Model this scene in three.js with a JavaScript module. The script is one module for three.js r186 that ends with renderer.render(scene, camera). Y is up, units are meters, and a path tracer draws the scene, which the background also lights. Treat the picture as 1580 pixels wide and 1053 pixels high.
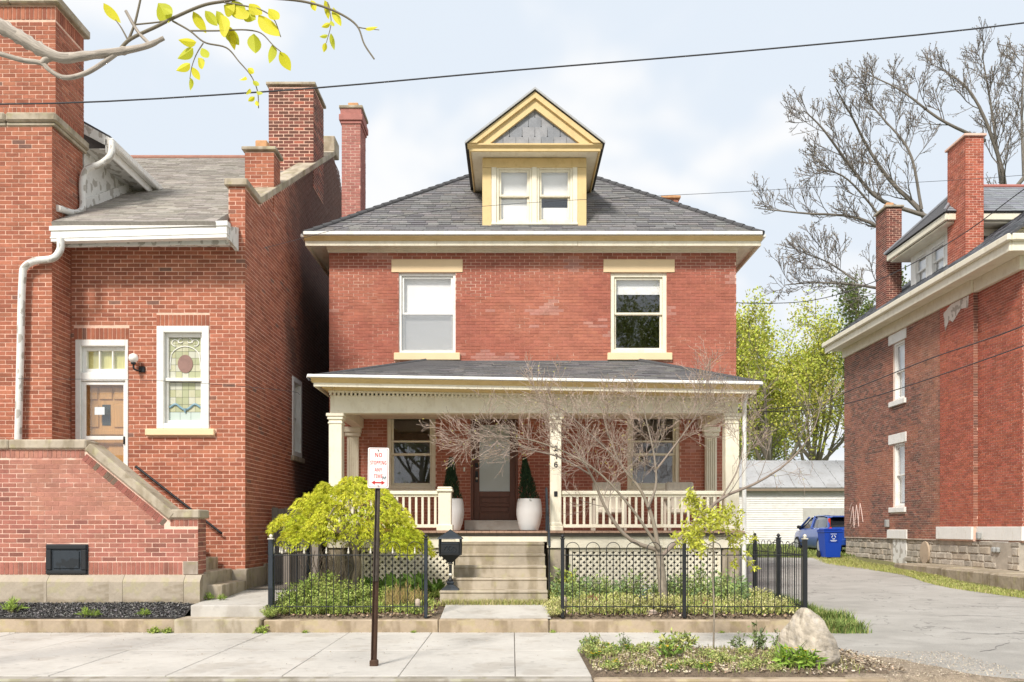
import * as THREE from 'three';
import { mergeGeometries } from 'three/addons/utils/BufferGeometryUtils.js';
import { FontLoader } from 'three/addons/loaders/FontLoader.js';
import { TextGeometry } from 'three/addons/geometries/TextGeometry.js';

// ---------------------------------------------------------------- camera, sky, sun, exposure
const scene = new THREE.Scene();
const renderer = new THREE.WebGLRenderer({ antialias: true });
renderer.toneMapping = THREE.LinearToneMapping;
renderer.toneMappingExposure = 1.7;
renderer.shadowMap.enabled = true;
const camera = new THREE.PerspectiveCamera(2 * Math.atan(526.5 / 1300) * 180 / Math.PI, 1580 / 1053, 0.1, 900);
camera.position.set(0, 1.6, 0);
camera.lookAt(0, 1.6, -10);
camera.setViewOffset(1580, 1053, 0, -288.5, 1580, 1053);        // shift lens: verticals stay upright

// value noise, seeded
const hash = (x, y, s = 0) => { let h = (x | 0) * 374761393 + (y | 0) * 668265263 + (s | 0) * 1274126177; h = Math.imul(h ^ (h >>> 13), 1274126177); h ^= h >>> 16; return (h >>> 0) / 4294967296; };
const sm = t => t * t * (3 - 2 * t);
const clamp = (x, a = 0, b = 1) => Math.min(b, Math.max(a, x));
const sstep = (a, b, x) => sm(clamp((x - a) / (b - a)));
const lerp = (a, b, t) => a + (b - a) * t;
const mixc = (a, b, t) => [lerp(a[0], b[0], t), lerp(a[1], b[1], t), lerp(a[2], b[2], t)];
function vn(x, y, s = 0, per = 0) {
  const xi = Math.floor(x), yi = Math.floor(y), fx = sm(x - xi), fy = sm(y - yi);
  const w = per ? (n => ((n % per) + per) % per) : (n => n);
  const a = hash(w(xi), w(yi), s), b = hash(w(xi + 1), w(yi), s), c = hash(w(xi), w(yi + 1), s), d = hash(w(xi + 1), w(yi + 1), s);
  return lerp(lerp(a, b, fx), lerp(c, d, fx), fy);
}
function fbm(x, y, oct = 4, s = 0, per = 0) { let a = 0.5, t = 0, n = 0; for (let i = 0; i < oct; i++) { t += a * vn(x, y, s + i * 17, per); n += a; a *= 0.5; x *= 2; y *= 2; per *= 2; } return t / n; }
function rng(seed) { let a = seed >>> 0; return () => { a = (a + 0x6D2B79F5) | 0; let t = Math.imul(a ^ (a >>> 15), 1 | a); t = (t + Math.imul(t ^ (t >>> 7), 61 | t)) ^ t; return ((t ^ (t >>> 14)) >>> 0) / 4294967296; }; }

{ // bright, thinly clouded spring sky
  const W = 1024, H = 512, data = new Float32Array(W * H * 4);
  for (let j = 0; j < H; j++) for (let i = 0; i < W; i++) {
    const az = ((i + 0.5) / W - 0.5) * 2 * Math.PI, el = ((j + 0.5) / H - 0.5) * Math.PI;
    const dx = Math.cos(az) * Math.cos(el), dz = Math.sin(az) * Math.cos(el), dy = Math.sin(el);
    const k = 1 / (Math.max(dy, 0) + 0.35), px = dx * k * 2.9 + 31.7, pz = dz * k * 2.9 + 12.3;
    const wq = fbm(px * 1.3 + 7, pz * 1.3, 3, 91);
    const c = fbm(px + wq * 1.2, pz + wq * 0.9, 6, 5), c2 = fbm(px * 2.6, pz * 2.6, 5, 44);
    let t = sstep(0.43, 0.575, c * 0.7 + c2 * 0.3);
    let col = mixc([0.465, 0.51, 0.565], [0.58, 0.585, 0.592], t);
    col = mixc(col, [0.59, 0.595, 0.60], 0.35 * (1 - clamp(dy * 3)));
    if (dy < 0) col = [0.5, 0.49, 0.47];
    const o = (j * W + i) * 4; data[o] = col[0]; data[o + 1] = col[1]; data[o + 2] = col[2]; data[o + 3] = 1;
  }
  const t = new THREE.DataTexture(data, W, H, THREE.RGBAFormat, THREE.FloatType);
  t.mapping = THREE.EquirectangularReflectionMapping; t.magFilter = t.minFilter = THREE.LinearFilter; t.wrapS = THREE.RepeatWrapping; t.needsUpdate = true;
  scene.background = t; scene.environment = t;
}
const sun = new THREE.DirectionalLight(new THREE.Color(1, 0.94, 0.86), 2.5);
sun.position.set(-14, 32, 13); sun.target.position.set(0, 2, -16);
sun.castShadow = true; sun.shadow.radius = 20; sun.shadow.mapSize.set(2048, 2048);
Object.assign(sun.shadow.camera, { left: -30, right: 30, top: 30, bottom: -30, near: 1, far: 120 });
scene.add(sun, sun.target);

// ---------------------------------------------------------------- helpers
const taken = new Map();
function numbered(n) { const k = taken.get(n) || 0; taken.set(n, k + 1); return k ? `${n}_${String(k).padStart(3, '0')}` : n; }
function base(o) { const p = new THREE.Vector3(); for (let q = o; q && q !== scene; q = q.parent) p.add(q.position); return p; }
function tag(o, label, category, group, kind) { o.userData.label = label; if (category) o.userData.category = category; if (group) o.userData.group = group; if (kind) o.userData.kind = kind; return o; }
function thing(name, label, category, [x, y, d] = [0, 0, 0], group) {
  const g = new THREE.Group(); g.name = numbered(name); g.position.set(x, y, -d); scene.add(g); return tag(g, label, category, group);
}
// world-space geometry -> Mesh under parent (geometry moved into the thing's own frame)
function mk(name, geo, mat, parent) {
  if (Array.isArray(geo)) geo = geo.length > 1 ? join(geo) : geo[0];
  const m = new THREE.Mesh(geo, mat);
  m.name = parent ? name : numbered(name); m.castShadow = m.receiveShadow = true;
  if (parent) { const b = base(parent); if (b.lengthSq()) geo.translate(-b.x, -b.y, -b.z); parent.add(m); } else scene.add(m);
  return m;
}
function solo(name, geo, mat, label, category, group, kind) { // a thing that is one mesh, pivot at its base
  if (Array.isArray(geo)) geo = geo.length > 1 ? join(geo) : geo[0];
  geo.computeBoundingBox(); const b = geo.boundingBox, c = b.getCenter(new THREE.Vector3()); c.y = b.min.y;
  geo.translate(-c.x, -c.y, -c.z);
  const m = mk(name, geo, mat); m.position.copy(c); return tag(m, label, category, group, kind);
}
function struct(name, geo, mat, label) { const m = mk(name, geo, mat); m.userData.kind = 'structure'; if (label) m.userData.label = label; return m; }
function copyOf(o, label) { const c = o.clone(); c.name = numbered(o.name.replace(/_\d+$/, '')); c.userData = { ...o.userData }; if (label) c.userData.label = label; scene.add(c); return c; }
function join(list) {
  list = list.map(g => { g = g.index ? g.toNonIndexed() : g; for (const k of Object.keys(g.attributes)) if (!['position', 'normal', 'uv', 'color'].includes(k)) g.deleteAttribute(k); return g; });
  if (list.some(g => g.attributes.color)) for (const g of list) if (!g.attributes.color) g.setAttribute('color', new THREE.Float32BufferAttribute(new Float32Array(g.attributes.position.count * 3).fill(1), 3));
  return mergeGeometries(list);
}
class Acc { // triangles with flat normals, uv in metres, optional colours
  constructor() { this.p = []; this.n = []; this.u = []; this.c = []; }
  tri(a, b, c, ua, ub, uc, col, nn) {
    const x1 = b[0] - a[0], y1 = b[1] - a[1], z1 = b[2] - a[2], x2 = c[0] - a[0], y2 = c[1] - a[1], z2 = c[2] - a[2];
    let nx = y1 * z2 - z1 * y2, ny = z1 * x2 - x1 * z2, nz = x1 * y2 - y1 * x2; const l = Math.hypot(nx, ny, nz) || 1; nx /= l; ny /= l; nz /= l;
    if (nn) { [nx, ny, nz] = nn; }
    this.p.push(...a, ...b, ...c); this.n.push(nx, ny, nz, nx, ny, nz, nx, ny, nz); this.u.push(...ua, ...ub, ...uc);
    if (col) this.c.push(...col, ...col, ...col);
  }
  quad(a, b, c, d, ua, ub, uc, ud, col, nn) { this.tri(a, b, c, ua, ub, uc, col, nn); this.tri(a, c, d, ua, uc, ud, col, nn); }
  geo() {
    const g = new THREE.BufferGeometry();
    g.setAttribute('position', new THREE.Float32BufferAttribute(this.p, 3)); g.setAttribute('normal', new THREE.Float32BufferAttribute(this.n, 3));
    g.setAttribute('uv', new THREE.Float32BufferAttribute(this.u, 2)); if (this.c.length) g.setAttribute('color', new THREE.Float32BufferAttribute(this.c, 3));
    return g;
  }
}
const sub = (a, b) => [a[0] - b[0], a[1] - b[1], a[2] - b[2]], add = (a, b, k = 1) => [a[0] + b[0] * k, a[1] + b[1] * k, a[2] + b[2] * k];
const cross = (a, b) => [a[1] * b[2] - a[2] * b[1], a[2] * b[0] - a[0] * b[2], a[0] * b[1] - a[1] * b[0]], dot = (a, b) => a[0] * b[0] + a[1] * b[1] + a[2] * b[2];
const norm = a => { const l = Math.hypot(...a) || 1; return [a[0] / l, a[1] / l, a[2] / l]; };
// frames: u along, v up, o outwards
function frame(O, U, V, N) { return { O, U, V, N, P: (u, v, o = 0) => [O[0] + U[0] * u + V[0] * v + N[0] * o, O[1] + U[1] * u + V[1] * v + N[1] * o, O[2] + U[2] * u + V[2] * v + N[2] * o] }; }
const front = d => frame([0, 0, -d], [1, 0, 0], [0, 1, 0], [0, 0, 1]);              // u = x, v = y, faces the street
const eastFace = x => frame([x, 0, 0], [0, 0, -1], [0, 1, 0], [1, 0, 0]);           // u = d, faces +x
const westFace = x => frame([x, 0, 0], [0, 0, 1], [0, 1, 0], [-1, 0, 0]);           // u = -d, faces -x
function uvPlanar(a, b, c) { const n = cross(sub(b, a), sub(c, a)), ax = Math.abs(n[0]), ay = Math.abs(n[1]), az = Math.abs(n[2]); return ay >= ax && ay >= az ? p => [p[0], p[2]] : ax >= az ? p => [p[2], p[1]] : p => [p[0], p[1]]; }
function faces(list, center, acc = new Acc(), col) { // convex polygons, turned outwards from center
  for (let f of list) {
    const n = cross(sub(f[1], f[0]), sub(f[2], f[0])); const m = f.reduce((s, p) => add(s, p, 1 / f.length), [0, 0, 0]);
    if (center && dot(n, sub(m, center)) < 0) f = f.slice().reverse();
    const uv = uvPlanar(f[0], f[1], f[2]);
    for (let i = 2; i < f.length; i++) acc.tri(f[0], f[i - 1], f[i], uv(f[0]), uv(f[i - 1]), uv(f[i]), col);
  }
  return acc;
}
// box in a frame, edges chamfered by c
function fb(F, u0, u1, v0, v1, o0, o1, c = 0) {
  const C = F.P((u0 + u1) / 2, (v0 + v1) / 2, (o0 + o1) / 2), L = [];
  c = Math.min(c, (u1 - u0) / 2.2, (v1 - v0) / 2.2, (o1 - o0) / 2.2);
  const X = [u0, u1], Y = [v0, v1], Z = [o0, o1], s = [c, -c];
  if (c <= 0) {
    const q = (i, j, k) => F.P(X[i], Y[j], Z[k]);
    L.push([q(0,0,0),q(1,0,0),q(1,1,0),q(0,1,0)],[q(0,0,1),q(1,0,1),q(1,1,1),q(0,1,1)],[q(0,0,0),q(1,0,0),q(1,0,1),q(0,0,1)],[q(0,1,0),q(1,1,0),q(1,1,1),q(0,1,1)],[q(0,0,0),q(0,1,0),q(0,1,1),q(0,0,1)],[q(1,0,0),q(1,1,0),q(1,1,1),q(1,0,1)]);
  } else {
    const a = (i, j, k) => F.P(X[i], Y[j] + s[j], Z[k] + s[k]), b = (i, j, k) => F.P(X[i] + s[i], Y[j], Z[k] + s[k]), e = (i, j, k) => F.P(X[i] + s[i], Y[j] + s[j], Z[k]);
    for (const i of [0, 1]) { L.push([a(i,0,0),a(i,1,0),a(i,1,1),a(i,0,1)], [b(0,i,0),b(1,i,0),b(1,i,1),b(0,i,1)], [e(0,0,i),e(1,0,i),e(1,1,i),e(0,1,i)]); }
    for (const i of [0, 1]) for (const j of [0, 1]) { L.push([a(i,j,0),a(i,j,1),b(i,j,1),b(i,j,0)], [a(i,0,j),a(i,1,j),e(i,1,j),e(i,0,j)], [b(0,i,j),b(1,i,j),e(1,i,j),e(0,i,j)]); for (const k of [0, 1]) L.push([a(i,j,k),b(i,j,k),e(i,j,k)]); }
  }
  return faces(L, C).geo();
}
const W0 = frame([0, 0, 0], [1, 0, 0], [0, 1, 0], [0, 0, -1]);                       // o = d
const bx = (x0, x1, y0, y1, d0, d1, c = 0) => fb(W0, x0, x1, y0, y1, d0, d1, c);
// polygon with holes in a frame, extruded o0..o1
function slab(F, poly, o0, o1, holes = []) {
  const sh = new THREE.Shape(poly.map(p => new THREE.Vector2(...p)));
  for (const h of holes) sh.holes.push(new THREE.Path(h.map(p => new THREE.Vector2(...p))));
  const g = new THREE.ExtrudeGeometry(sh, { depth: o1 - o0, bevelEnabled: false }).toNonIndexed ? new THREE.ExtrudeGeometry(sh, { depth: o1 - o0, bevelEnabled: false }) : null;
  g.translate(0, 0, o0);
  const m = new THREE.Matrix4().makeBasis(new THREE.Vector3(...F.U), new THREE.Vector3(...F.V), new THREE.Vector3(...F.N)); m.setPosition(...F.O); g.applyMatrix4(m);
  return g;
}
const rect = (u0, u1, v0, v1) => [[u0, v0], [u1, v0], [u1, v1], [u0, v1]];
// profile polygon [d, y] swept along x
const sweepX = (poly, x0, x1) => slab(frame([0, 0, 0], [0, 0, -1], [0, 1, 0], [1, 0, 0]), poly, x0, x1);
// tapered tube through world points [x, y, d]
function tube(pts, r, seg = 6, acc, col, cap = true) {
  const own = !acc; acc = acc || new Acc(); const n = pts.length, P = pts.map(p => [p[0], p[1], -p[2]]);
  const R = i => Array.isArray(r) ? (r.length === n ? r[i] : lerp(r[0], r[1], i / (n - 1))) : r;
  let up = null; const rings = [], dirs = [];
  for (let i = 0; i < n; i++) {
    const t = norm(sub(P[Math.min(i + 1, n - 1)], P[Math.max(i - 1, 0)]));
    if (!up) up = Math.abs(t[1]) < 0.9 ? [0, 1, 0] : [1, 0, 0];
    let a = norm(cross(t, up)); const b = cross(a, t); up = b;
    const ring = [], dd = []; for (let k = 0; k < seg; k++) { const w = k / seg * 2 * Math.PI, dir = add([a[0] * Math.cos(w), a[1] * Math.cos(w), a[2] * Math.cos(w)], b, Math.sin(w)); dd.push(dir); ring.push(add(P[i], dir, R(i))); }
    rings.push(ring); dirs.push(dd);
  }
  let len = 0;
  for (let i = 0; i + 1 < n; i++) {
    const l2 = len + Math.hypot(...sub(P[i + 1], P[i]));
    for (let k = 0; k < seg; k++) {
      const k2 = (k + 1) % seg, w = 2 * Math.PI * Math.max(R(0), 0.02) / seg, ids = [[i, k], [i, k2], [i + 1, k2], [i + 1, k]], uv = [[k * w, len], [(k + 1) * w, len], [(k + 1) * w, l2], [k * w, l2]];
      for (const tr of [[0, 2, 1], [0, 3, 2]]) for (const q of tr) { const [ii, kk] = ids[q]; acc.p.push(...rings[ii][kk]); acc.n.push(...dirs[ii][kk]); acc.u.push(...uv[q]); if (col) acc.c.push(...col); }
    }
    len = l2;
  }
  if (cap) for (const [i, f] of [[0, 1], [n - 1, 0]]) { const g = rings[i]; for (let k = 2; k < seg; k++) { const tr = f ? [g[0], g[k - 1], g[k]] : [g[0], g[k], g[k - 1]]; acc.tri(...tr, [0, 0], [0, .01], [.01, 0], col); } }
  return own ? acc.geo() : acc;
}
function lathe(x, y, d, prof, seg = 20) { const g = new THREE.LatheGeometry(prof.map(p => new THREE.Vector2(p[0], p[1])), seg); g.translate(x, y, -d); return g; }
function smoothCurve(pts, n) { const c = new THREE.CatmullRomCurve3(pts.map(p => new THREE.Vector3(...p))); return c.getPoints(n).map(v => [v.x, v.y, v.z]); }
function sheet(xs, ds, h, uvk = 1) { // height sheet over a grid
  const a = new Acc(); const P = (x, d) => [x, h(x, d), -d];
  for (let i = 0; i + 1 < xs.length; i++) for (let j = 0; j + 1 < ds.length; j++) {
    const q = [[xs[i], ds[j]], [xs[i + 1], ds[j]], [xs[i + 1], ds[j + 1]], [xs[i], ds[j + 1]]], p = q.map(([x, d]) => P(x, d)), e = 0.05;
    const n = q.map(([x, d]) => norm([-(h(x + e, d) - h(x - e, d)) / (2 * e), 1, (h(x, d + e) - h(x, d - e)) / (2 * e)]));
    for (const t of [[0, 1, 2], [0, 2, 3]]) for (const k of t) { a.p.push(...p[k]); a.n.push(...n[k]); a.u.push(q[k][0] * uvk, q[k][1] * uvk); }
  }
  return a.geo();
}
const range = (a, b, n) => Array.from({ length: n + 1 }, (_, i) => lerp(a, b, i / n));

// ---------------------------------------------------------------- textures (material grain only) and materials
function tex(w, h, fn, metres = 1, srgb = true, mh = metres) {
  const data = new Uint8Array(w * h * 4);
  for (let j = 0; j < h; j++) for (let i = 0; i < w; i++) { const c = fn(i / w, j / h, i, j), o = (j * w + i) * 4; const v = typeof c === 'number' ? [c, c, c] : c; for (let k = 0; k < 3; k++) { let x = clamp(v[k]); if (srgb) x = x <= 0.0031308 ? 12.92 * x : 1.055 * Math.pow(x, 1 / 2.4) - 0.055; data[o + k] = x * 255; } data[o + 3] = 255; }
  const t = new THREE.DataTexture(data, w, h); t.wrapS = t.wrapT = THREE.RepeatWrapping; t.magFilter = THREE.LinearFilter; t.minFilter = THREE.LinearMipmapLinearFilter; t.generateMipmaps = true;
  if (srgb) t.colorSpace = THREE.SRGBColorSpace; t.repeat.set(1 / metres, 1 / mh); t.needsUpdate = true; return t;
}
const N = 512;
const speck = (i, j, s, p) => hash(i, j, s) < p ? 1 : 0;
// grain values around 1, multiplied onto the material's colour
const T = {
  brick: tex(N, N, (u, v, i, j) => 0.62 + 0.30 * fbm(u * 24, v * 24, 4, 3, 24) + 0.22 * fbm(u * 6, v * 6, 3, 8, 6) + (hash(i, j, 2) - .5) * .14, 1.1),
  concrete: tex(1024, 1024, (u, v, i, j) => { const a = fbm(u * 5, v * 5, 5, 11, 5), b = fbm(u * 40, v * 40, 3, 19, 40), st = sstep(.58, .72, fbm(u * 9, v * 9, 4, 23, 9)); const k = 0.70 + 0.32 * a + 0.12 * b - .10 * st - .14 * sstep(.72, .80, fbm(u * 26, v * 26, 3, 27, 26)) + (hash(i, j, 4) - .5) * .10; return [k, k * (.985 - .02 * st), k * (.96 - .04 * st)]; }, 3.2),
  oldconcrete: tex(1024, 1024, (u, v, i, j) => { const a = fbm(u * 6, v * 6, 5, 31, 6), b = fbm(u * 50, v * 50, 3, 29, 50), st = sstep(.46, .66, fbm(u * 12, v * 4, 5, 63, 12)), mo = sstep(.6, .74, fbm(u * 16, v * 16, 4, 77, 16)); let k = 0.6 + 0.38 * a + 0.16 * b - .25 * st + (hash(i, j, 4) - .5) * .14; return [k, k * (.97 - .03 * st + .03 * mo), k * (.92 - .10 * st - .1 * mo)]; }, 2.4),
  stone: tex(N, N, (u, v, i, j) => { const k = .62 + .45 * fbm(u * 8, v * 8, 5, 41, 8) + .16 * fbm(u * 60, v * 60, 2, 43, 60) - .12; return [k, k * .98, k * .95]; }, 0.9),
  shingle: tex(N, N, (u, v, i, j) => { const k = .66 + .32 * fbm(u * 30, v * 30, 3, 51, 30) + (hash(i, j, 6) - .5) * .4; return [k, k, k * 1.01]; }, 0.8),
  asphalt: tex(1024, 1024, (u, v, i, j) => { const a = fbm(u * 4, v * 4, 5, 61, 4), b = fbm(u * 18, v * 18, 3, 67, 18), h2 = hash(i, j, 8), ck = Math.abs(fbm(u * 7, v * 7, 5, 68, 7) - .5) < .009 && a > .45 ? .3 : 0; const pt = sstep(.54, .6, fbm(u * 3, v * 6, 4, 64, 3)); const k = .60 + .36 * a + .18 * b + .1 * pt + (h2 - .5) * .26 - ck; return [k, k * .99, k * .975]; }, 5),
  soil: tex(N, N, (u, v, i, j) => { const a = fbm(u * 16, v * 16, 4, 71, 16), h2 = hash(i >> 1, j >> 1, 9); const k = .45 + .5 * a + (h2 - .5) * .6; return [k, k * (.96 + .1 * (hash(i >> 2, j >> 2, 3) - .5)), k * .93]; }, 0.9),
  bark: tex(N, N, (u, v, i, j) => { const k = .38 + .75 * fbm(u * 22, v * 5, 4, 81, 22) + (hash(i, j, 5) - .5) * .15; return [k, k * .98, k * .95]; }, 0.35),
  wood: tex(N, N, (u, v, i, j) => { const k = .66 + .3 * fbm(u * 60, v * 4, 3, 85, 60) + .2 * fbm(u * 9, v * 2, 3, 86, 9); return [k, k * .96, k * .9]; }, 0.8),
  paint: tex(N, N, (u, v, i, j) => { const g = sstep(.54, .74, fbm(u * 22, v * 8, 4, 96, 22)), ch = sstep(.70, .74, fbm(u * 40, v * 40, 3, 99, 40)); const k = .90 + .13 * fbm(u * 10, v * 10, 4, 91, 10) + (hash(i, j, 3) - .5) * .03; return mixc([k, k, k], [.72, .66, .56], .26 * g + .22 * ch); }, 1.9),
  clean: tex(N, N, (u, v, i, j) => .94 + .08 * fbm(u * 6, v * 6, 4, 92, 6) + (hash(i, j, 3) - .5) * .02, 1.3),
  peeling: tex(N, N, (u, v, i, j) => { const p = sstep(.56, .62, fbm(u * 14, v * 9, 5, 97, 14)); const k = .95 - .1 * fbm(u * 30, v * 30, 2, 98, 30); return mixc([k, k, k], [.45, .42, .38], p * .8); }, 1.3),
  rock: tex(1024, 1024, (u, v, i, j) => { const band = fbm(u * 5 + v * 3, v * 26, 5, 101, 0), p = fbm(u * 14, v * 14, 5, 103, 14), q = hash(i, j, 7); const k = .40 + .62 * p + .45 * (band - .5) + (q - .5) * .30; const w = sstep(.6, .7, fbm(u * 20, v * 20, 3, 105, 20)); return [k * (1 + .1 * w), k * .96 * (1 + .12 * w), k * (.88 + .16 * w)]; }, 1.0),
  bump: tex(N, N, (u, v, i, j) => .5 * fbm(u * 20, v * 20, 5, 111, 20) + .5 * hash(i, j, 1), 0.5, false),
  roughbump: tex(N, N, (u, v, i, j) => fbm(u * 7, v * 7, 5, 115, 7), 0.9, false),
};
const lin = (r, g, b) => new THREE.Color().setRGB(r, g, b);
function mat(col, o = {}) {
  const { map, bump, bs = 0.004, rough = 0.85, metal = 0, vc = false, phys, side = true, ...rest } = o;
  const P = { color: lin(...col), roughness: rough, metalness: metal, vertexColors: vc, ...rest };
  if (map) P.map = map; if (bump) { P.bumpMap = bump; P.bumpScale = bs; } if (side) P.side = THREE.DoubleSide;
  return phys ? new THREE.MeshPhysicalMaterial({ ...P, ...phys }) : new THREE.MeshStandardMaterial(P);
}
const M = {
  brick: mat([1, 1, 1], { map: T.brick, bump: T.bump, bs: .004, vc: true, rough: .9 }),
  mortarPeach: mat([.92, .60, .46], { map: T.brick, bump: T.bump, rough: .95 }),
  mortarGrey: mat([.90, .61, .48], { map: T.brick, bump: T.bump, rough: .95 }),
  cream: mat([.87, .81, .655], { map: T.paint, rough: .6 }),
  white: mat([.86, .85, .81], { map: T.paint, rough: .55 }),
  peelWhite: mat([.85, .84, .80], { map: T.peeling, rough: .75, bump: T.roughbump, bs: .004 }),
  ochre: mat([.75, .56, .27], { map: T.paint, rough: .6 }),
  tan: mat([.86, .66, .41], { map: T.clean, rough: .75 }),
  soffit: mat([.86, .80, .65], { map: T.paint, rough: .7 }),
  porchCeil: mat([.86, .79, .62], { map: T.paint, rough: .7 }),
  metal: mat([.62, .63, .64], { map: T.peeling, rough: .5, metal: .35 }),
  shingle: mat([1, 1, 1], { map: T.shingle, vc: true, rough: .95, bump: T.bump, bs: .003 }),
  roofdeck: mat([.10, .10, .105], { map: T.shingle, rough: 1 }),
  slate: mat([.30, .32, .36], { map: T.stone, rough: .6 }),
  copingStone: mat([.52, .46, .375], { map: T.oldconcrete, bump: T.roughbump, bs: .012, rough: .9 }),
  base: mat([.47, .415, .345], { map: T.oldconcrete, bump: T.roughbump, bs: .012, rough: .92 }),
  step: mat([.53, .47, .385], { map: T.oldconcrete, bump: T.roughbump, bs: .008, rough: .92 }),
  kerb: mat([.48, .395, .30], { map: T.oldconcrete, bump: T.roughbump, bs: .010, rough: .92 }),
  walk: mat([.61, .59, .555], { map: T.concrete, bump: T.bump, bs: .003, rough: .9 }),
  gap: mat([.30, .27, .23], { map: T.soil, rough: 1 }),
  asphalt: mat([.49, .472, .44], { map: T.asphalt, bump: T.bump, bs: .008, rough: .95 }),
  road: mat([.36, .355, .34], { map: T.asphalt, bump: T.bump, bs: .008, rough: .95 }),
  soil: mat([.36, .28, .20], { map: T.soil, bump: T.bump, bs: .02, rough: 1 }),
  dirt: mat([.60, .50, .38], { map: T.soil, bump: T.bump, bs: .015, rough: 1 }),
  turf: mat([.16, .20, .06], { map: T.soil, bump: T.bump, bs: .02, rough: 1 }),
  darkWood: mat([.16, .062, .036], { map: T.wood, rough: .45 }),
  oak: mat([.62, .36, .13], { map: T.wood, rough: .45 }),
  greyWood: mat([.20, .185, .17], { map: T.wood, rough: .9 }),
  floorWood: mat([.42, .28, .21], { map: T.wood, rough: .7 }),
  iron: mat([.016, .018, .021], { rough: .5, metal: .1, map: T.paint }),
  ironBlue: mat([.030, .040, .052], { rough: .55, metal: .2, map: T.peeling }),
  silver: mat([.72, .68, .58], { rough: .4, metal: .5 }),
  rust: mat([.10, .055, .035], { map: T.bark, rough: .75, metal: .3 }),
  galv: mat([.55, .55, .54], { rough: .45, metal: .7 }),
  terracotta: mat([.66, .36, .18], { map: T.brick, rough: .9 }),
  potWhite: mat([.80, .80, .79], { map: T.clean, rough: .4 }),
  inside: mat([.46, .43, .38], { rough: 1, map: T.paint }),
  blind: mat([.88, .88, .87], { map: T.clean, rough: .8 }),
  curtain: mat([.66, .66, .30], { map: T.wood, rough: .9 }),
  screen: mat([.44, .47, .50], { rough: .8, transparent: true, opacity: .32 }),
  glass: mat([1, 1, 1], { rough: .015, phys: { transmission: 1, thickness: 0, ior: 1.75 } }),
  frost: mat([.46, .51, .48], { rough: .35, phys: { clearcoat: 1, clearcoatRoughness: .05 } }),
  wire: mat([.05, .05, .055], { rough: .8 }),
  rock: mat([.60, .545, .475], { map: T.rock, bump: T.roughbump, bs: .05, rough: .9 }),
  leaf: mat([1, 1, 1], { vc: true, rough: .7, phys: { transmission: .28, thickness: 0, ior: 1.3 } }),
  leafSolid: mat([1, 1, 1], { vc: true, rough: .75 }),
  twig: mat([1, 1, 1], { vc: true, rough: .9 }),
  barkGrey: mat([.42, .39, .345], { map: T.bark, bump: T.roughbump, bs: .01, rough: .95 }),
  barkPale: mat([.38, .33, .265], { map: T.bark, bump: T.roughbump, bs: .008, rough: .95 }),
};

// ---------------------------------------------------------------- laid pieces: bricks, shingles, slates
class Pieces {
  constructor() { this.list = []; }
  put(parent, F, ua, ub, va, vb, oB, oT, col) {
    const c = F.P((ua + ub) / 2, (va + vb) / 2, oB), d = -c[2], px = 790 + 1300 * c[0] / d, py = 815 - 1300 * (c[1] - 1.6) / d;
    const dir = sub([0, 1.6, 0], c), L = Math.hypot(...dir), cs = dot(F.N, dir) / L;
    const seen = px > -5 && px < 1585 && py > -5 && py < 1058 && cs > 0.02;
    this.list.push({ parent, F, a: [ua, ub, va, vb, oB, oT], col, score: seen ? Math.min(ub - ua, .4) * (vb - va) * cs / (L * L) : 0 });
  }
  flush(name, stuff, material, most = 300) {
    const L = this.list.map((p, i) => [p, i]).sort((x, y) => y[0].score - x[0].score || x[1] - y[1]).map(x => x[0]), rest = new Map();
    L.forEach((p, i) => {
      if (i < most && p.score > 0) { const a = new Acc(); piece(a, p.F, ...p.a, p.col); mk(name, a.geo(), material, p.parent); }
      else { if (!rest.has(p.parent)) rest.set(p.parent, new Acc()); piece(rest.get(p.parent), p.F, ...p.a, p.col); }
    });
    for (const [parent, a] of rest) mk(stuff, a.geo(), material, parent).userData.kind = 'stuff';
  }
}
function piece(acc, F, ua, ub, va, vb, oB, oT, col) {
  const P = F.P, q = (a, b, c, d) => acc.quad(P(...a), P(...b), P(...c), P(...d), [a[0] + a[2], a[1] + a[2]], [b[0] + b[2], b[1] + b[2]], [c[0] + c[2], c[1] + c[2]], [d[0] + d[2], d[1] + d[2]], col);
  q([ua, va, oB], [ub, va, oB], [ub, vb, oT], [ua, vb, oT]);
  q([ua, va, 0], [ub, va, 0], [ub, va, oB], [ua, va, oB]);
  if (oT > .001) q([ua, vb, oT], [ub, vb, oT], [ub, vb, 0], [ua, vb, 0]);
  q([ua, va, 0], [ua, va, oB], [ua, vb, oT], [ua, vb, 0]); q([ub, va, oB], [ub, va, 0], [ub, vb, 0], [ub, vb, oT]);
}
function cut(spans, a, b) { const r = []; for (const [x, y] of spans) { if (b <= x || a >= y) r.push([x, y]); else { if (a - x > .02) r.push([x, a]); if (y - b > .02) r.push([b, y]); } } return r; }
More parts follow.
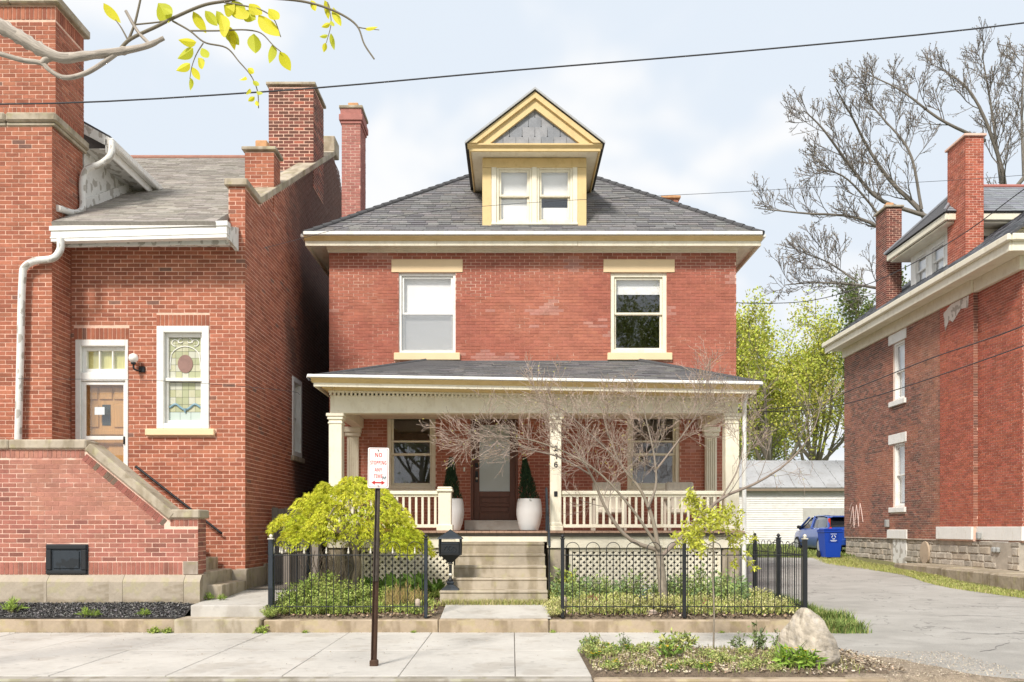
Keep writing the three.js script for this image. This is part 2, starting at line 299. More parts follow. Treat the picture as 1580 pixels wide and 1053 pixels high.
// running-bond wall. o: u0,u1,v0,v1,course,len,joint,holes[[u0,u1,v0,v1]],clip(v)->[a,b],tone(u,v,r),proud,soldiers[[u0,u1,v0,v1]]
function layBricks(set, parent, F, o) {
  const r = rng(o.seed || 1), c = o.course, L = o.len, j = o.joint || .011; let row = 0;
  const holes = (o.holes || []).concat(o.soldiers || []);
  for (let v = o.v0; v < o.v1 - .02; v += c, row++) {
    const vb = Math.min(v + c - j, o.v1); let sp = [o.clip ? o.clip(v + c / 2) : [o.u0, o.u1]].filter(s => s && s[1] > s[0]);
    for (const h of holes) { const ov = Math.min(h[3], vb) - Math.max(h[2], v); if (ov > (vb - v) * .35) sp = cut(sp, h[0], h[1]); }
    const off = (row % 2) * L / 2 + (r() - .5) * .012;
    for (const [a, b] of sp) {
      let k = Math.floor((a - o.u0 - off) / L);
      for (; ;) {
        let x0 = Math.max(o.u0 + off + k * L, a), x1 = Math.min(o.u0 + off + (k + 1) * L - j, b); k++;
        if (x0 >= b - .012) break; if (x1 - x0 < .025) continue; if (b - x1 < .03) x1 = b;
        const jj = (r() - .5) * .003, out = (o.proud || .0045) + (r() - .5) * .004;
        set.put(parent, F, x0 + jj, x1 - (r() * .003), v + (r() - .5) * .003, vb + (r() - .5) * .003, out, out + (r() - .5) * .002, o.tone((x0 + x1) / 2, v + c / 2, r));
      }
    }
  }
  for (const [a, b, v0, v1] of o.soldiers || []) { const n = Math.max(2, Math.round((b - a) / c)), w = (b - a) / n; for (let i = 0; i < n; i++) { const out = (o.proud || .0045) + .002 + r() * .003; set.put(parent, F, a + i * w + j * .4, a + (i + 1) * w - j * .6, v0, v1 - j, out, out, o.tone(a + (i + .5) * w, (v0 + v1) / 2, r)); } }
}
function layShingles(set, parent, F, o) { // spans(v) -> [[a,b]...]
  const r = rng(o.seed || 3); let row = 0;
  for (let v = o.v0; v < o.v1; v += o.exp, row++) for (const [a, b] of o.spans(v + o.exp * .5)) {
    let x = a - r() * o.w;
    while (x < b) { const w = o.w * (.6 + r() * .8), x0 = Math.max(x, a), x1 = Math.min(x + w - .006, b); x += w; if (x1 - x0 < .03) continue; const t = o.thick * (.6 + r() * .8); set.put(parent, F, x0, x1, v, Math.min(v + o.exp * 1.08, o.v1), t, .002, o.tone(r, x0, v)); }
  }
}
const jit = (c, r, a) => { const k = 1 + (r() - .5) * a; return [c[0] * k, c[1] * k * (1 + (r() - .5) * a * .25), c[2] * k * (1 + (r() - .5) * a * .25)]; };
const greyShingle = r => { const t = r(); return jit(t < .25 ? [.185, .18, .184] : t < .6 ? [.225, .22, .222] : t < .85 ? [.265, .255, .25] : [.24, .225, .215], r, .25); };

// sash window in a frame; casing mesh with sashes, panes, blind as its children
function sashWindow(parent, F, u0, u1, v0, v1, o = {}) {
  const m = o.mat || M.cream, w = o.casing ?? .075, mid = o.mid ?? (v0 + v1) / 2, s = .048, b = o.back ?? -.17;
  const bars = (a0, a1, c0, c1, t, o0, o1, ch = .006) => [fb(F, a0, a0 + t, c0, c1, o0, o1, ch), fb(F, a1 - t, a1, c0, c1, o0, o1, ch), fb(F, a0 + t, a1 - t, c1 - t, c1, o0, o1, ch), fb(F, a0 + t, a1 - t, c0, c0 + t, o0, o1, ch)];
  const W = mk('window', bars(u0, u1, v0, v1, w, b, o.out ?? -.035), m, parent);
  const a0 = u0 + w, a1 = u1 - w, c0 = v0 + w, c1 = v1 - w;
  mk('upper_sash', bars(a0 + .002, a1 - .002, mid - .02, c1 - .002, s, b + .055, b + .095), m, W); mk('lower_sash', bars(a0 + .002, a1 - .002, c0 + .002, mid + .025, s, b + .01, b + .05), m, W);
  mk('pane', fb(F, a0 + s - .01, a1 - s + .01, mid, c1 - s + .01, b + .07, b + .074), M.glass, W); mk('pane', fb(F, a0 + s - .01, a1 - s + .01, c0 + s - .01, mid, b + .028, b + .032), M.glass, W);
  if (o.blind) mk('blind', fb(F, a0 + .01, a1 - .01, Math.max(o.blind, c0), c1, b - .03, b - .02), o.blindMat || M.blind, W);
  if (o.lowerBlind) mk('blind', fb(F, a0 + .01, a1 - .01, c0 + .01, o.lowerBlind, b - .05, b - .04), o.blindMat || M.blind, W);
  if (o.screen) mk('insect_screen', fb(F, a0 + .004, a1 - .004, c0, mid - .015, b + .105, b + .108), M.screen, W);
  if (o.lintel) mk('lintel', fb(F, ...o.lintel, -.1, .028, .008), o.stone || M.tan, W);
  if (o.sill) mk('sill', fb(F, ...o.sill, -.12, .07, .012), o.stone || M.tan, W);
  return W;
}
const hole = (u0, u1, v0, v1) => [u0, u1, v0, v1];
const hp = h => rect(h[0], h[1], h[2], h[3]);

// ================================================================ GROUND
const driveY = d => -.02 + Math.max(0, d - 10) * .0292;
const groundY = (x, d) => {
  if (d < 8.9) return -.2; if (d < 13) return -.06;
  const g = x > 4.7 ? driveY(d) - .04 : lerp(.12, .30, sstep(13, 16, d)) + sstep(17, 30, d) * .3;
  return d > 34 ? driveY(34) - .04 + sstep(34, 90, d) * .6 : g;
};
struct('ground', sheet([-300, -120, -60, -30, -14, -9, -5, 0, 4.6, 4.8, 8, 13, 20, 40, 80, 160, 300], [-120, -60, -20, 0, 8.88, 8.92, 12.95, 13.05, 14, 15, 16, 18, 22, 26, 30, 34, 40, 60, 90, 200, 420], groundY), M.turf, 'turf and bare earth under the whole street');
struct('road', sheet([-160, -40, -12, 0, 12, 40, 160], [-2.5, 0, 4, 8, 9.4], () => -.16), M.road);
{ // pavement of separate slabs, joints open between them
  const w = struct('pavement', bx(-26, 4.62, -.07, -.022, 9.1, 12.9), M.gap, 'pale concrete pavement along the street');
  const r = rng(5); let k = 0;
  for (let x = -25.2; x < 4.5; x += 1.262, k++) for (const [d0, d1] of [[9.112, 11.0], [11.008, 12.885]]) {
    let x0 = x, x1 = Math.min(x + 1.254, 4.6); if (x1 - x0 < .1) continue;
    if (d0 < 10 && x1 > .86 && x0 < 3.95) { if (x0 < .86 && .86 - x0 > .2) x1 = .86; else if (x1 > 3.98 && x1 - 3.98 > .2) continue; else continue; }
    if (d0 < 10 && x0 > 3.4) continue;
    const dy = (r() - .5) * .006;
    mk('paving_slab', bx(x0, x1, -.06, dy, d0, d1, .006), M.walk, w);
  }
  const kb = solo('street_kerb', bx(-26, .86, -.3, -.004, 8.93, 9.1, .02), M.road2 || (M.road2 = mat([.42, .40, .37], { map: T.oldconcrete, rough: .9 })), 'grey concrete street kerb along the outer edge of the pavement', 'kerb');
  solo('street_kerb', bx(.875, 4.0, -.3, -.008, 8.93, 9.085, .02), M.kerb, 'worn street kerb edging the weedy planting strip', 'kerb');
}
// planting strip and loose dirt beside the boulder
struct('planting_strip', sheet(range(.86, 4.1, 30), range(9.08, 11.02, 24), (x, d) => -.03 + (.042 + .05 * fbm(x * 2.2, d * 2.2, 3, 7)) * sstep(.84, .97, x) * sstep(9.07, 9.2, d) * sstep(11.04, 10.92, d)), M.soil);
struct('dirt_patch', sheet(range(3.6, 5.6, 24), range(8.93, 10.9, 18), (x, d) => -.015 + .05 * fbm(x * 2, d * 2, 3, 9) * sstep(5.5, 4.6, x + .4 * (d - 9.6)) - .03 * sstep(4.6, 5.4, x) - .16 * sstep(9.08, 8.95, d)), M.dirt);
struct('driveway', sheet([...range(4.3, 11.2, 14), 13.2], [8.2, 8.9, 9.3, 9.8, 10.4, ...range(11, 34, 26)], (x, d) => (d < 8.5 ? -.15 : d < 9.1 ? -.1 : driveY(d)) + .03 * fbm(x * .7, d * .5, 2, 13) - .012), M.asphalt);
{ // tar-dark cracks in the old asphalt
  const dv = scene.getObjectByName('driveway'), r = rng(88);
  for (const [x, d, l, a] of [[7.2, 14.2, 1.6, .2], [8.6, 15.6, 2.2, -.15], [9.6, 17.2, 1.5, .3], [6.4, 12.4, 1.3, -.2], [8.8, 19.5, 2.0, .1], [7.4, 17.8, 1.2, .5], [6.0, 10.8, 1.1, .4], [8.2, 12.0, 1.7, -.3], [9.4, 22, 1.6, .2]]) {
    const A = new Acc(); let p = [x, d], an = a; const n = 16, hgt = (x, d) => driveY(d) + .03 * fbm(x * .7, d * .5, 2, 13) - .012 + .004;
    for (let i = 0; i < n; i++) { an += (r() - .5) * .7; const q = [p[0] + Math.cos(an) * l / n, p[1] + Math.sin(an) * l / n], w = .006 + .016 * r() * Math.sin(Math.PI * (i + .5) / n); A.quad([p[0], hgt(...p), -p[1] + w], [q[0], hgt(...q), -q[1] + w], [q[0], hgt(...q), -q[1] - w], [p[0], hgt(...p), -p[1] - w], [0, 0], [.05, 0], [.05, .02], [0, .02]); p = q; }
    mk('crack', A.geo(), mat([.20, .19, .18], { rough: 1 }), dv);
  }
}
struct('driveway_verge', sheet(range(9.9, 12.2, 12), range(15, 31, 44), (x, d) => { const e = 10.25 + .28 * Math.sin(d * .9) + .2 * fbm(d * 1.3, 3, 3, 4) + (d > 24 ? (d - 24) * .02 : 0); return driveY(d) - .05 + .08 * sstep(e - .1, e + .35, x) + .03 * fbm(x * 3, d * 3, 3, 6); }), mat([.30, .30, .12], { map: T.soil, bump: T.bump, bs: .02, rough: 1 }));
struct('garden_bed', sheet(range(-3.84, -1.12, 12), range(13.0, 16.2, 40), (x, d) => lerp(.20, .31, sstep(13, 15.4, d)) + .05 * fbm(x * 2, d * 2, 3, 3) - .14 * sstep(13.14, 13.0, d)), M.soil, 'brown soil bed left of the front walk');
struct('garden_bed', sheet(range(.56, 4.68, 20), range(13.0, 16.2, 40), (x, d) => lerp(.20, .31, sstep(13, 15.4, d)) + .05 * fbm(x * 2, d * 2, 3, 5) - .14 * sstep(13.14, 13.0, d)), M.soil, 'brown soil bed right of the front walk');
struct('mulch_bed', sheet(range(-13, -5.12, 40), range(12.98, 13.72, 8), (x, d) => lerp(.185, .40, sstep(13.0, 13.75, d)) + .03 * fbm(x * 3, d * 3, 3, 3)), mat([.10, .095, .095], { map: T.soil, bump: T.bump, bs: .02, rough: 1 }));
struct('front_walk', sheet([-1.11, -.2, .60], range(13.0, 14.4, 6), (x, d) => lerp(.196, .33, (d - 13) / 1.4) + .006 * fbm(x * 3, d * 3, 2, 2)), M.walk, 'short concrete walk from pavement to porch steps');
struct('side_passage', sheet([-4.78, -3.9], [15.2, 16.5, 18, 22, 28], (x, d) => .5), M.gap, 'bare ground in the narrow gap between the two houses');
// low retaining kerbs in front of the gardens
solo('retaining_kerb', bx(-14, -5.17, -.1, .195, 12.9, 13.06, .015), M.kerb, 'low concrete kerb holding back the dark mulch bed', 'kerb');
solo('retaining_kerb', bx(-3.80, -1.13, -.1, .19, 12.88, 13.06, .015), M.kerb, 'low concrete kerb under the fence left of front walk', 'kerb');
solo('retaining_kerb', bx(-1.12, .56, -.1, .2, 12.86, 13.04, .015), M.kerb, 'worn concrete step at the head of the front walk', 'kerb');
solo('retaining_kerb', bx(.575, 4.40, -.1, .185, 12.88, 13.06, .015), M.kerb, 'low concrete kerb under the fence right of front walk', 'kerb');

// ================================================================ MAIN HOUSE
const house = thing('brick_house', 'red brick house with cream porch, grey hip roof and ochre dormer', 'house', [.45, 0, 18.3]);
{
  const F = front(18.3), X0 = -3.97, X1 = 4.87;
  const hUL = hole(-2.463, -1.225, 5.40, 7.146), hUR = hole(2.14, 3.364, 5.40, 7.146), hLL = hole(-2.717, -1.661, 2.445, 4.35), hLR = hole(2.506, 3.646, 2.445, 4.35), hD = hole(-.90, .13, 1.54, 4.32);
  const holes = [hUL, hUR, hLL, hLR, hD];
  // old mortar: pale where bare, red where paint covers it
  const mt = tex(1024, 1024, (u, v) => {
    const x = X0 + u * 8.84, y = v * 7.8; const n = fbm(x * 1.1, y * 1.3, 5, 121), n2 = fbm(x * 6, y * 6, 3, 131);
    let pale = sstep(6.7, 7.25, y + (n - .5) * 1.4) * .95 + sstep(5.3, 5.0, y) * .62 + .75 * sstep(.52, .66, n * .55 + n2 * .45 + sstep(-2.2, -3.6, x) * .16 - .02);
    return mixc([.49, .20, .15], [.82, .60, .48], clamp(pale));
  }, 8.84, true, 7.8); mt.offset.set(-X0 / 8.84, 0);
  const wm = mat([1, 1, 1], { map: mt, rough: .95, bump: T.bump, bs: .003 });
  const wall = mk('wall', slab(F, rect(X0, X1, .1, 7.64), -.3, 0, holes.map(hp)), wm, house);
  const side = mat([.45, .175, .15], { map: T.brick, rough: .95 });
  mk('side_wall', bx(X0 + .002, X0 + .3, .1, 7.63, 18.602, 28), side, house); mk('side_wall', bx(X1 - .3, X1 - .002, .1, 7.63, 18.602, 28), side, house);
  mk('rear_wall', bx(X0 + .302, X1 - .302, .1, 7.62, 27.7, 27.99), side, house);
  mk('inner_floor', [bx(X0 + .31, X1 - .31, 1.35, 1.5, 18.61, 27.69), bx(X0 + .31, X1 - .31, 4.7, 4.9, 18.61, 27.69), bx(X0 + .31, X1 - .31, 7.42, 7.5, 18.61, 27.69)], M.inside, house);
  const B = new Pieces();
  layBricks(B, wall, F, { u0: X0 - .004, u1: X1 + .004, v0: .2, v1: 7.585, course: .0677, len: .2125, joint: .009, proud: .0055, seed: 11, holes: [...holes, hole(-2.618, -1.07, 7.146, 7.428), hole(1.985, 3.533, 7.146, 7.428), hole(-2.56, -1.126, 5.232, 5.40), hole(2.07, 3.477, 5.232, 5.40)],
    tone: (u, v, r) => {
      const n = fbm(u * .9, v * 1.1, 4, 141);
      let c = mixc([.49, .178, .115], [.43, .142, .095], sstep(.4, .6, n));
      {  if (fbm(u * 2.3, v * 3, 3, 151) > .72) c = mixc(c, [.58, .33, .28], .5); }
      return jit(c, r, .18);
    } });
  B.flush('brick', 'brick_courses', M.brick);
  // upper windows
  sashWindow(house, F, ...hUL, { mid: 6.27, mat: M.white, blind: 5.5, screen: true, lintel: [-2.618, -1.07, 7.148, 7.428], sill: [-2.56, -1.126, 5.235, 5.398], casing: .06 });
  sashWindow(house, F, ...hUR, { mid: 6.27, blind: 6.72, casing: .085, lintel: [1.985, 3.533, 7.148, 7.428], sill: [2.07, 3.477, 5.235, 5.398] });
  // porch windows: tall, with a storm rail
  for (const h of [hLL, hLR]) { const w = sashWindow(house, F, ...h, { mid: 3.20, casing: .085, sill: [h[0] - .03, h[1] + .03, 2.36, 2.443], stone: M.cream }); mk('storm_rail', fb(F, h[0] + .085, h[1] - .085, 3.46, 3.50, -.06, -.03, .004), M.cream, w); }
  // front door
  const jm = mk('door_frame', [fb(F, -.898, -.84, 1.77, 4.318, -.28, -.02, .006), fb(F, .075, .128, 1.77, 4.318, -.28, -.02, .006), fb(F, -.84, .075, 4.0, 4.318, -.28, -.02, .006)], M.darkWood, house);
  const dz = -.22, door = mk('front_door', [fb(F, -.838, -.715, 1.775, 3.998, dz, dz + .05, .004), fb(F, -.05, .073, 1.775, 3.998, dz, dz + .05, .004), fb(F, -.715, -.05, 3.86, 3.998, dz, dz + .05, .004), fb(F, -.715, -.05, 2.28, 2.40, dz, dz + .05, .004), fb(F, -.715, -.05, 1.775, 1.93, dz, dz + .05, .004), fb(F, -.715, -.05, 2.07, 2.13, dz, dz + .048, .004), fb(F, -.72, -.045, 1.9, 2.3, dz + .008, dz + .02)], M.darkWood, house);
  mk('glass_panel', fb(F, -.72, -.045, 2.39, 3.87, dz + .015, dz + .025), M.frost, door);
  mk('door_panel', [fb(F, -.68, -.085, 1.95, 2.05, dz + .02, dz + .034, .012), fb(F, -.68, -.085, 2.15, 2.26, dz + .02, dz + .034, .012)], M.darkWood, door);
  const kx = -.775; mk('door_knob', lathe(kx, 2.68, 18.3 - (dz + .09), [[.001, -.03], [.02, -.025], [.032, 0], [.02, .025], [.001, .03]], 14), M.silver, door);
  mk('lock_plate', [fb(F, kx - .03, kx + .03, 2.6, 2.84, dz + .05, dz + .058, .003), fb(F, kx - .035, kx + .035, 2.93, 3.02, dz + .05, dz + .062, .01)], M.iron, door);
  mk('threshold', fb(F, -1.03, .2, 1.545, 1.765, -.26, .17, .015), M.walk, house);
  mk('doorbell', fb(F, -1.06, -1.02, 2.82, 2.92, .004, .03, .006), M.silver, house);

  // eaves: frieze, soffit, fascia, gutter on front and both sides
  mk('frieze_board', [fb(F, X0 - .03, X1 + .03, 7.57, 7.645, .004, .05, .01), fb(F, X0 - .05, X1 + .05, 7.62, 7.70, .03, .10, .015)], M.cream, house);
  mk('soffit', bx(-4.36, 5.26, 7.69, 7.73, 17.95, 28.3), M.soffit, house);
  mk('fascia', [bx(-4.38, -1.6, 7.60, 7.745, 17.91, 17.948, .006), bx(-1.597, 1.4, 7.602, 7.745, 17.911, 17.949, .006), bx(1.404, 5.28, 7.598, 7.745, 17.909, 17.947, .006), bx(-4.40, -4.362, 7.60, 7.745, 17.912, 28.3, .006), bx(5.262, 5.30, 7.60, 7.745, 17.912, 28.3, .006)], M.cream, house);
  mk('crown_moulding', sweepX([[17.905, 7.70], [17.80, 7.765], [17.80, 7.78], [17.905, 7.78]], -4.41, 5.31), M.ochre, house);
  mk('gutter', [bx(-4.41, 5.29, 7.785, 7.86, 17.755, 17.895, .012), bx(-4.50, -4.41, 7.78, 7.855, 17.90, 28.2, .012), bx(5.31, 5.40, 7.78, 7.855, 17.90, 28.2, .012)], M.white, house);
  // hip roof
  const E = 7.83, eL = [-4.42, E, -17.86], eR = [5.32, E, -17.86], bL = [-4.42, E, -28.4], bR = [5.32, E, -28.4], r0 = [.45, 11.62, -22.7], r1 = [.45, 11.62, -23.6], dn = [0, -.05, 0];
  const roof = mk('roof', faces([[eL, eR, r0], [eL, r0, r1, bL], [eR, bR, r1, r0], [bL, r1, bR], [eL, eR, bR, bL].map(p => add(p, dn))], [.45, 8.5, -23]).geo(), M.roofdeck, house);
  const vl = Math.hypot(3.79, 4.84), FR = frame([.45, E + .006, -17.86], [1, 0, 0], [0, 3.79 / vl, -4.84 / vl], [0, 4.84 / vl, 3.79 / vl]);
  const S = new Pieces();
  layShingles(S, roof, FR, { v0: .0, v1: vl - .05, exp: .14, w: .30, thick: .016, seed: 21, tone: greyShingle, spans: v => { const h = 4.87 * (1 - v / vl); return v > .62 ? cut([[-h, h]], -1.06, 1.14) : [[-h, h]]; } });
  for (const [sx, xe] of [[-1, -4.42], [1, 5.32]]) { const w = 4.87, l = Math.hypot(3.79, w), FS = sx < 0 ? frame([xe, E + .006, 0], [0, 0, -1], [w / l, 3.79 / l, 0], [-3.79 / l, w / l, 0]) : frame([xe, E + .006, 0], [0, 0, 1], [-w / l, 3.79 / l, 0], [3.79 / l, w / l, 0]); layShingles(S, roof, FS, { v0: 0, v1: l - .05, exp: .14, w: .3, thick: .016, seed: 22 + sx, tone: greyShingle, spans: v => { const t = v / l, a = 17.86 + 4.84 * t, b = 28.4 - 4.8 * t; return [sx < 0 ? [a, b] : [-b, -a]]; } }); }
  S.flush('shingle', 'shingle_courses', M.shingle);
  for (const e of [eL, eR]) { const a = []; const n = 30; for (let i = 0; i < n; i++) { const p = add(e, sub(r0, e), i / n), q = add(e, sub(r0, e), (i + 1.15) / n); a.push(tube([[p[0], p[1] + .012, -p[2]], [q[0], q[1] + .002, -q[2]]], [.075, .06], 6)); } mk('hip_cap', a, M.roofdeck, roof); }
  // chimneys
  chimney(house, -3.96, -3.53, 19.6, 20.29, 8.0, 11.0, { tone: (u, v, r) => jit([.47, .19, .155], r, .2), mortar: wm2(), corb: true, cap: M.copingStone, pot: 1, topY: 11.42 });
  chimney(house, 3.95, 4.34, 22, 22.4, 9.0, 10.2, { tone: (u, v, r) => jit([.42, .16, .10], r, .2), mortar: M.mortarPeach, cap: M.terracotta, topY: 10.27 });

  // ---- dormer
  const dF = front(18.3), xa = -.634, xb = 1.606, cx = .486;
  const dormer = mk('dormer', [slab(dF, rect(xa, xb, 7.9, 9.66), -.12, 0, [rect(-.42, 1.40, 8.2, 9.48)]), bx(xa + .001, xa + .1, 8.0, 9.655, 18.422, 20.6), bx(xb - .1, xb - .001, 8.0, 9.655, 18.422, 20.6)], M.ochre, house);
  mk('corner_board', [fb(dF, xa - .01, xa + .185, 8.09, 9.42, .002, .03, .006), fb(dF, xb - .185, xb + .01, 8.09, 9.42, .002, .03, .006), fb(dF, xa - .01, xb + .01, 9.425, 9.62, .002, .034, .006)], M.ochre, dormer);
  for (const [a, b, full] of [[-.314, .408, 1], [.563, 1.295, 0]]) { const w = sashWindow(house, dF, a - .02, b + .02, 8.235, 9.45, { mat: M.cream, casing: .05, mid: 8.83, blind: full ? 8.88 : 8.84, lowerBlind: full ? 8.80 : 8.62, back: -.13, out: .0 }); }
  mk('mullion', [fb(dF, .43, .541, 8.22, 9.46, -.1, .03, .006), fb(dF, -.445, -.336, 8.22, 9.46, -.1, .028, .006), fb(dF, 1.317, 1.42, 8.22, 9.46, -.1, .028, .006), fb(dF, -.45, 1.43, 8.17, 8.22, -.1, .06, .008)], M.cream, dormer);
  mk('dormer_flashing', sweepX([[18.24, 8.08], [18.3, 8.17], [18.3, 8.06]], xa - .02, xb + .02), mat([.33, .25, .25], { rough: .6, map: T.paint }), dormer);
  mk('dormer_backing', bx(-.5, 1.5, 8.1, 9.6, 19.6, 19.65), M.inside, dormer);
  // pediment
  const half = 1.42, eY = 9.70, aY = 10.80, pf = front(17.86);
  mk('dormer_soffit', [bx(cx - 1.36, cx + 1.36, 9.645, 9.675, 17.92, 20.9)], M.soffit, dormer);
  mk('cornice', [bx(cx - 1.40, cx + 1.40, 9.60, 9.70, 17.89, 17.93, .01), sweepX([[17.92, 9.66], [17.83, 9.715], [17.83, 9.745], [17.95, 9.745]], cx - 1.43, cx + 1.43), bx(cx - 1.40, cx - 1.365, 9.605, 9.70, 17.932, 20.6, .008), bx(cx + 1.365, cx + 1.40, 9.605, 9.70, 17.932, 20.6, .008)], M.ochre, dormer);
  mk('tympanum', slab(pf, [[cx - 1.2, 9.74], [cx + 1.2, 9.74], [cx, 10.66]], -.16, -.10), M.slate, dormer);
  const k = (aY - eY) / half; // rake slope
  for (const s of [-1, 1]) { const R = (o0, t0, t1, d0, d1) => slab(front(d1), [[cx + s * o0, eY + .045 + 0], [cx, eY + .045 + k * o0], [cx, eY + .045 + k * o0 - t1 + t0], [cx + s * (o0 - (t1 - t0) / k), eY + .045]], 0, d1 - d0); mk('rake_board', [R(1.36, 0, .30, 17.86, 17.93), R(1.40, 0, .13, 17.80, 17.86)], M.ochre, dormer); }
  { const a = new Pieces(); const r = rng(4); // fish-scale slates in the gable
    for (let row = 0; row < 5; row++) { const y = 9.66 + row * .21, w = .27; for (let i = -5; i <= 5; i++) { const x = cx + (i + (row % 2) * .5) * w, lim = (10.62 - (y + .08)) / k - .05; if (Math.abs(x - cx) > lim) continue; const o = .10 - .006 + .0; const pts = [[x - w / 2 + .004, y + .26], [x + w / 2 - .004, y + .26], [x + w / 2 - .004, y + .08], [x + w * .36, y + .02], [x + w * .18, y], [x - w * .18, y], [x - w * .36, y + .02], [x - w / 2 + .004, y + .08]]; mk('slate', slab(pf, pts, -.10 + (4 - row) * .009, -.091 + (4 - row) * .009 + (r() - .5) * .002), r() < .5 ? M.slate : M.slate2 || (M.slate2 = mat([.36, .37, .40], { map: T.stone, rough: .55 })), dormer); } } }
  const dr = [];
  for (const s of [-1, 1]) { const l = Math.hypot(half + .05, k * (half + .05)), Ux = (half + .05) / l, Uy = k * (half + .05) / l; const FD = frame([cx + s * (half + .05), eY + .02, 0], s < 0 ? [0, 0, -1] : [0, 0, 1], [-s * Ux, Uy, 0], [s * Uy, Ux, 0]); const q = s < 0 ? [17.76, 22.4] : [-22.4, -17.76]; dr.push(fb(FD, q[0], q[1], 0, l, -.0, .022)); }
  const drf = mk('dormer_roof', dr, M.roofdeck, dormer);
  mk('drip_edge', [-1, 1].map(s => slab(front(17.75), [[cx + s * 1.475, eY + .012], [cx, eY + .012 + k * 1.475], [cx, eY + .058 + k * 1.475], [cx + s * 1.475, eY + .058]], -.03, 0)), mat([.42, .43, .44], { rough: .6, map: T.paint }), dormer);

  // ---- porch
  const sag = g => { const p = g.attributes.position; for (let i = 0; i < p.count; i++) p.setY(i, p.getY(i) - .016 * (p.getX(i) - .42)); return g; };
  const nar = g => { sag(g); const p = g.attributes.position; for (let i = 0; i < p.count; i++) p.setX(i, .42 + (p.getX(i) - .42) * .967); return g; };
  const fl = mk('porch_floor', bx(-3.52, 4.36, 1.44, 1.50, 15.82, 18.29), M.greyWood, house);
  for (let i = 0; i < 56; i++) { const x = -3.52 + i * .1407; mk('floor_board', bx(x, x + .137, 1.502, 1.54, 15.74, 18.285, .004), M.floorWood, fl); }
  mk('skirt_board', [bx(-3.48, -1.07, 1.22, 1.438, 15.86, 15.9, .006), bx(.66, 4.31, 1.22, 1.438, 15.86, 15.9, .006), bx(4.27, 4.308, 1.22, 1.436, 15.902, 18.2, .006), bx(-3.478, -3.44, 1.22, 1.436, 15.902, 18.2, .006)], M.cream, house);
  const pier = (x0, x1, m) => mk('porch_pier', bx(x0, x1, .1, 1.215, 15.9, 16.4, .02), m, house);
  mk('skirt_board', bx(-1.066, .656, 1.335, 1.438, 15.795, 15.84, .006), M.cream, house);
  pier(-3.47, -3.17, M.base); pier(3.98, 4.3, M.base); pier(.68, 1.02, M.step); 
  // lattice screens
  for (const [x0, x1, gate] of [[-2.86, -1.10], [1.08, 3.96]]) {
    const y0 = .32, y1 = 1.21, L = mk('lattice_screen', [bx(x0, x1, y1 - .06, y1, 15.915, 15.95, .005), bx(x0, x1, y0, y0 + .06, 15.915, 15.95, .005), bx(x0, x0 + .06, y0 + .061, y1 - .061, 15.915, 15.95, .005), bx(x1 - .06, x1, y0 + .061, y1 - .061, 15.915, 15.95, .005)], M.cream, house);
    const a0 = x0 + .05, a1 = x1 - .05, b0 = y0 + .05, b1 = y1 - .05, h = b1 - b0, pitch = .122;
    for (const s of [1, -1]) for (let x = a0 - h + .02; x < a1; x += pitch) {
      let p = s > 0 ? [x, b0] : [x, b1], q = s > 0 ? [x + h, b1] : [x + h, b0];
      const cutx = X => { const t = (X - p[0]) / (q[0] - p[0]); return [X, p[1] + (q[1] - p[1]) * t]; }; if (p[0] < a0) p = cutx(a0); if (q[0] > a1) q = cutx(a1); if (q[0] - p[0] < .03) continue;
      const l = Math.hypot(q[0] - p[0], q[1] - p[1]), U = [(q[0] - p[0]) / l, (q[1] - p[1]) / l, 0], FF = frame([p[0], p[1], -15.935], U, [-U[1], U[0], 0], [0, 0, 1]);
      mk('slat', fb(FF, 0, l, -.022, .022, s > 0 ? .0 : -.009, s > 0 ? .008 : -.001), M.cream, L);
    }
  }
  mk('porch_base', [bx(-3.4, 4.24, .1, 1.2, 16.45, 16.5)], M.inside, house);
  mk('foundation', [bx(-3.4, -2.9, .1, 1.2, 15.98, 16.44)], M.greyWood, house);
  // columns
  const column = (x0, x1, y1, name = 'column') => {
    const w = x1 - x0, c = mk(name, bx(x0, x1, 1.64, y1 - .17, 15.85, 15.85 + w, .01), M.cream, house), d0 = 15.85;
    mk('base_block', [bx(x0 - .03, x1 + .03, 1.541, 1.64, d0 - .03, d0 + w + .03, .012), bx(x0 - .015, x1 + .015, 1.64, 1.70, d0 - .015, d0 + w + .015, .012)], M.cream, c);
    mk('capital', [bx(x0 - .015, x1 + .015, y1 - .20, y1 - .165, d0 - .015, d0 + w + .015, .008), bx(x0 - .025, x1 + .025, y1 - .12, y1 - .065, d0 - .025, d0 + w + .025, .01), bx(x0 - .045, x1 + .045, y1 - .065, y1 - .001, d0 - .045, d0 + w + .045, .012), bx(x0 + .001, x1 - .001, y1 - .17, y1 - .11, d0 + .001, d0 + w - .001)], M.cream, c);
    return c;
  };
  column(-3.45, -3.205, 3.76); const mid = column(.72, .93, 3.76); column(4.02, 4.28, 3.76);
  const nw = mk('newel_post', bx(-1.39, -1.146, 1.64, 2.28, 15.85, 16.09, .01), M.cream, house);
  mk('cap', [bx(-1.42, -1.116, 2.28, 2.33, 15.82, 16.12, .012), bx(-1.405, -1.13, 2.33, 2.375, 15.835, 16.105, .015), bx(-1.42, -1.116, 1.541, 1.66, 15.82, 16.12, .012)], M.cream, nw);
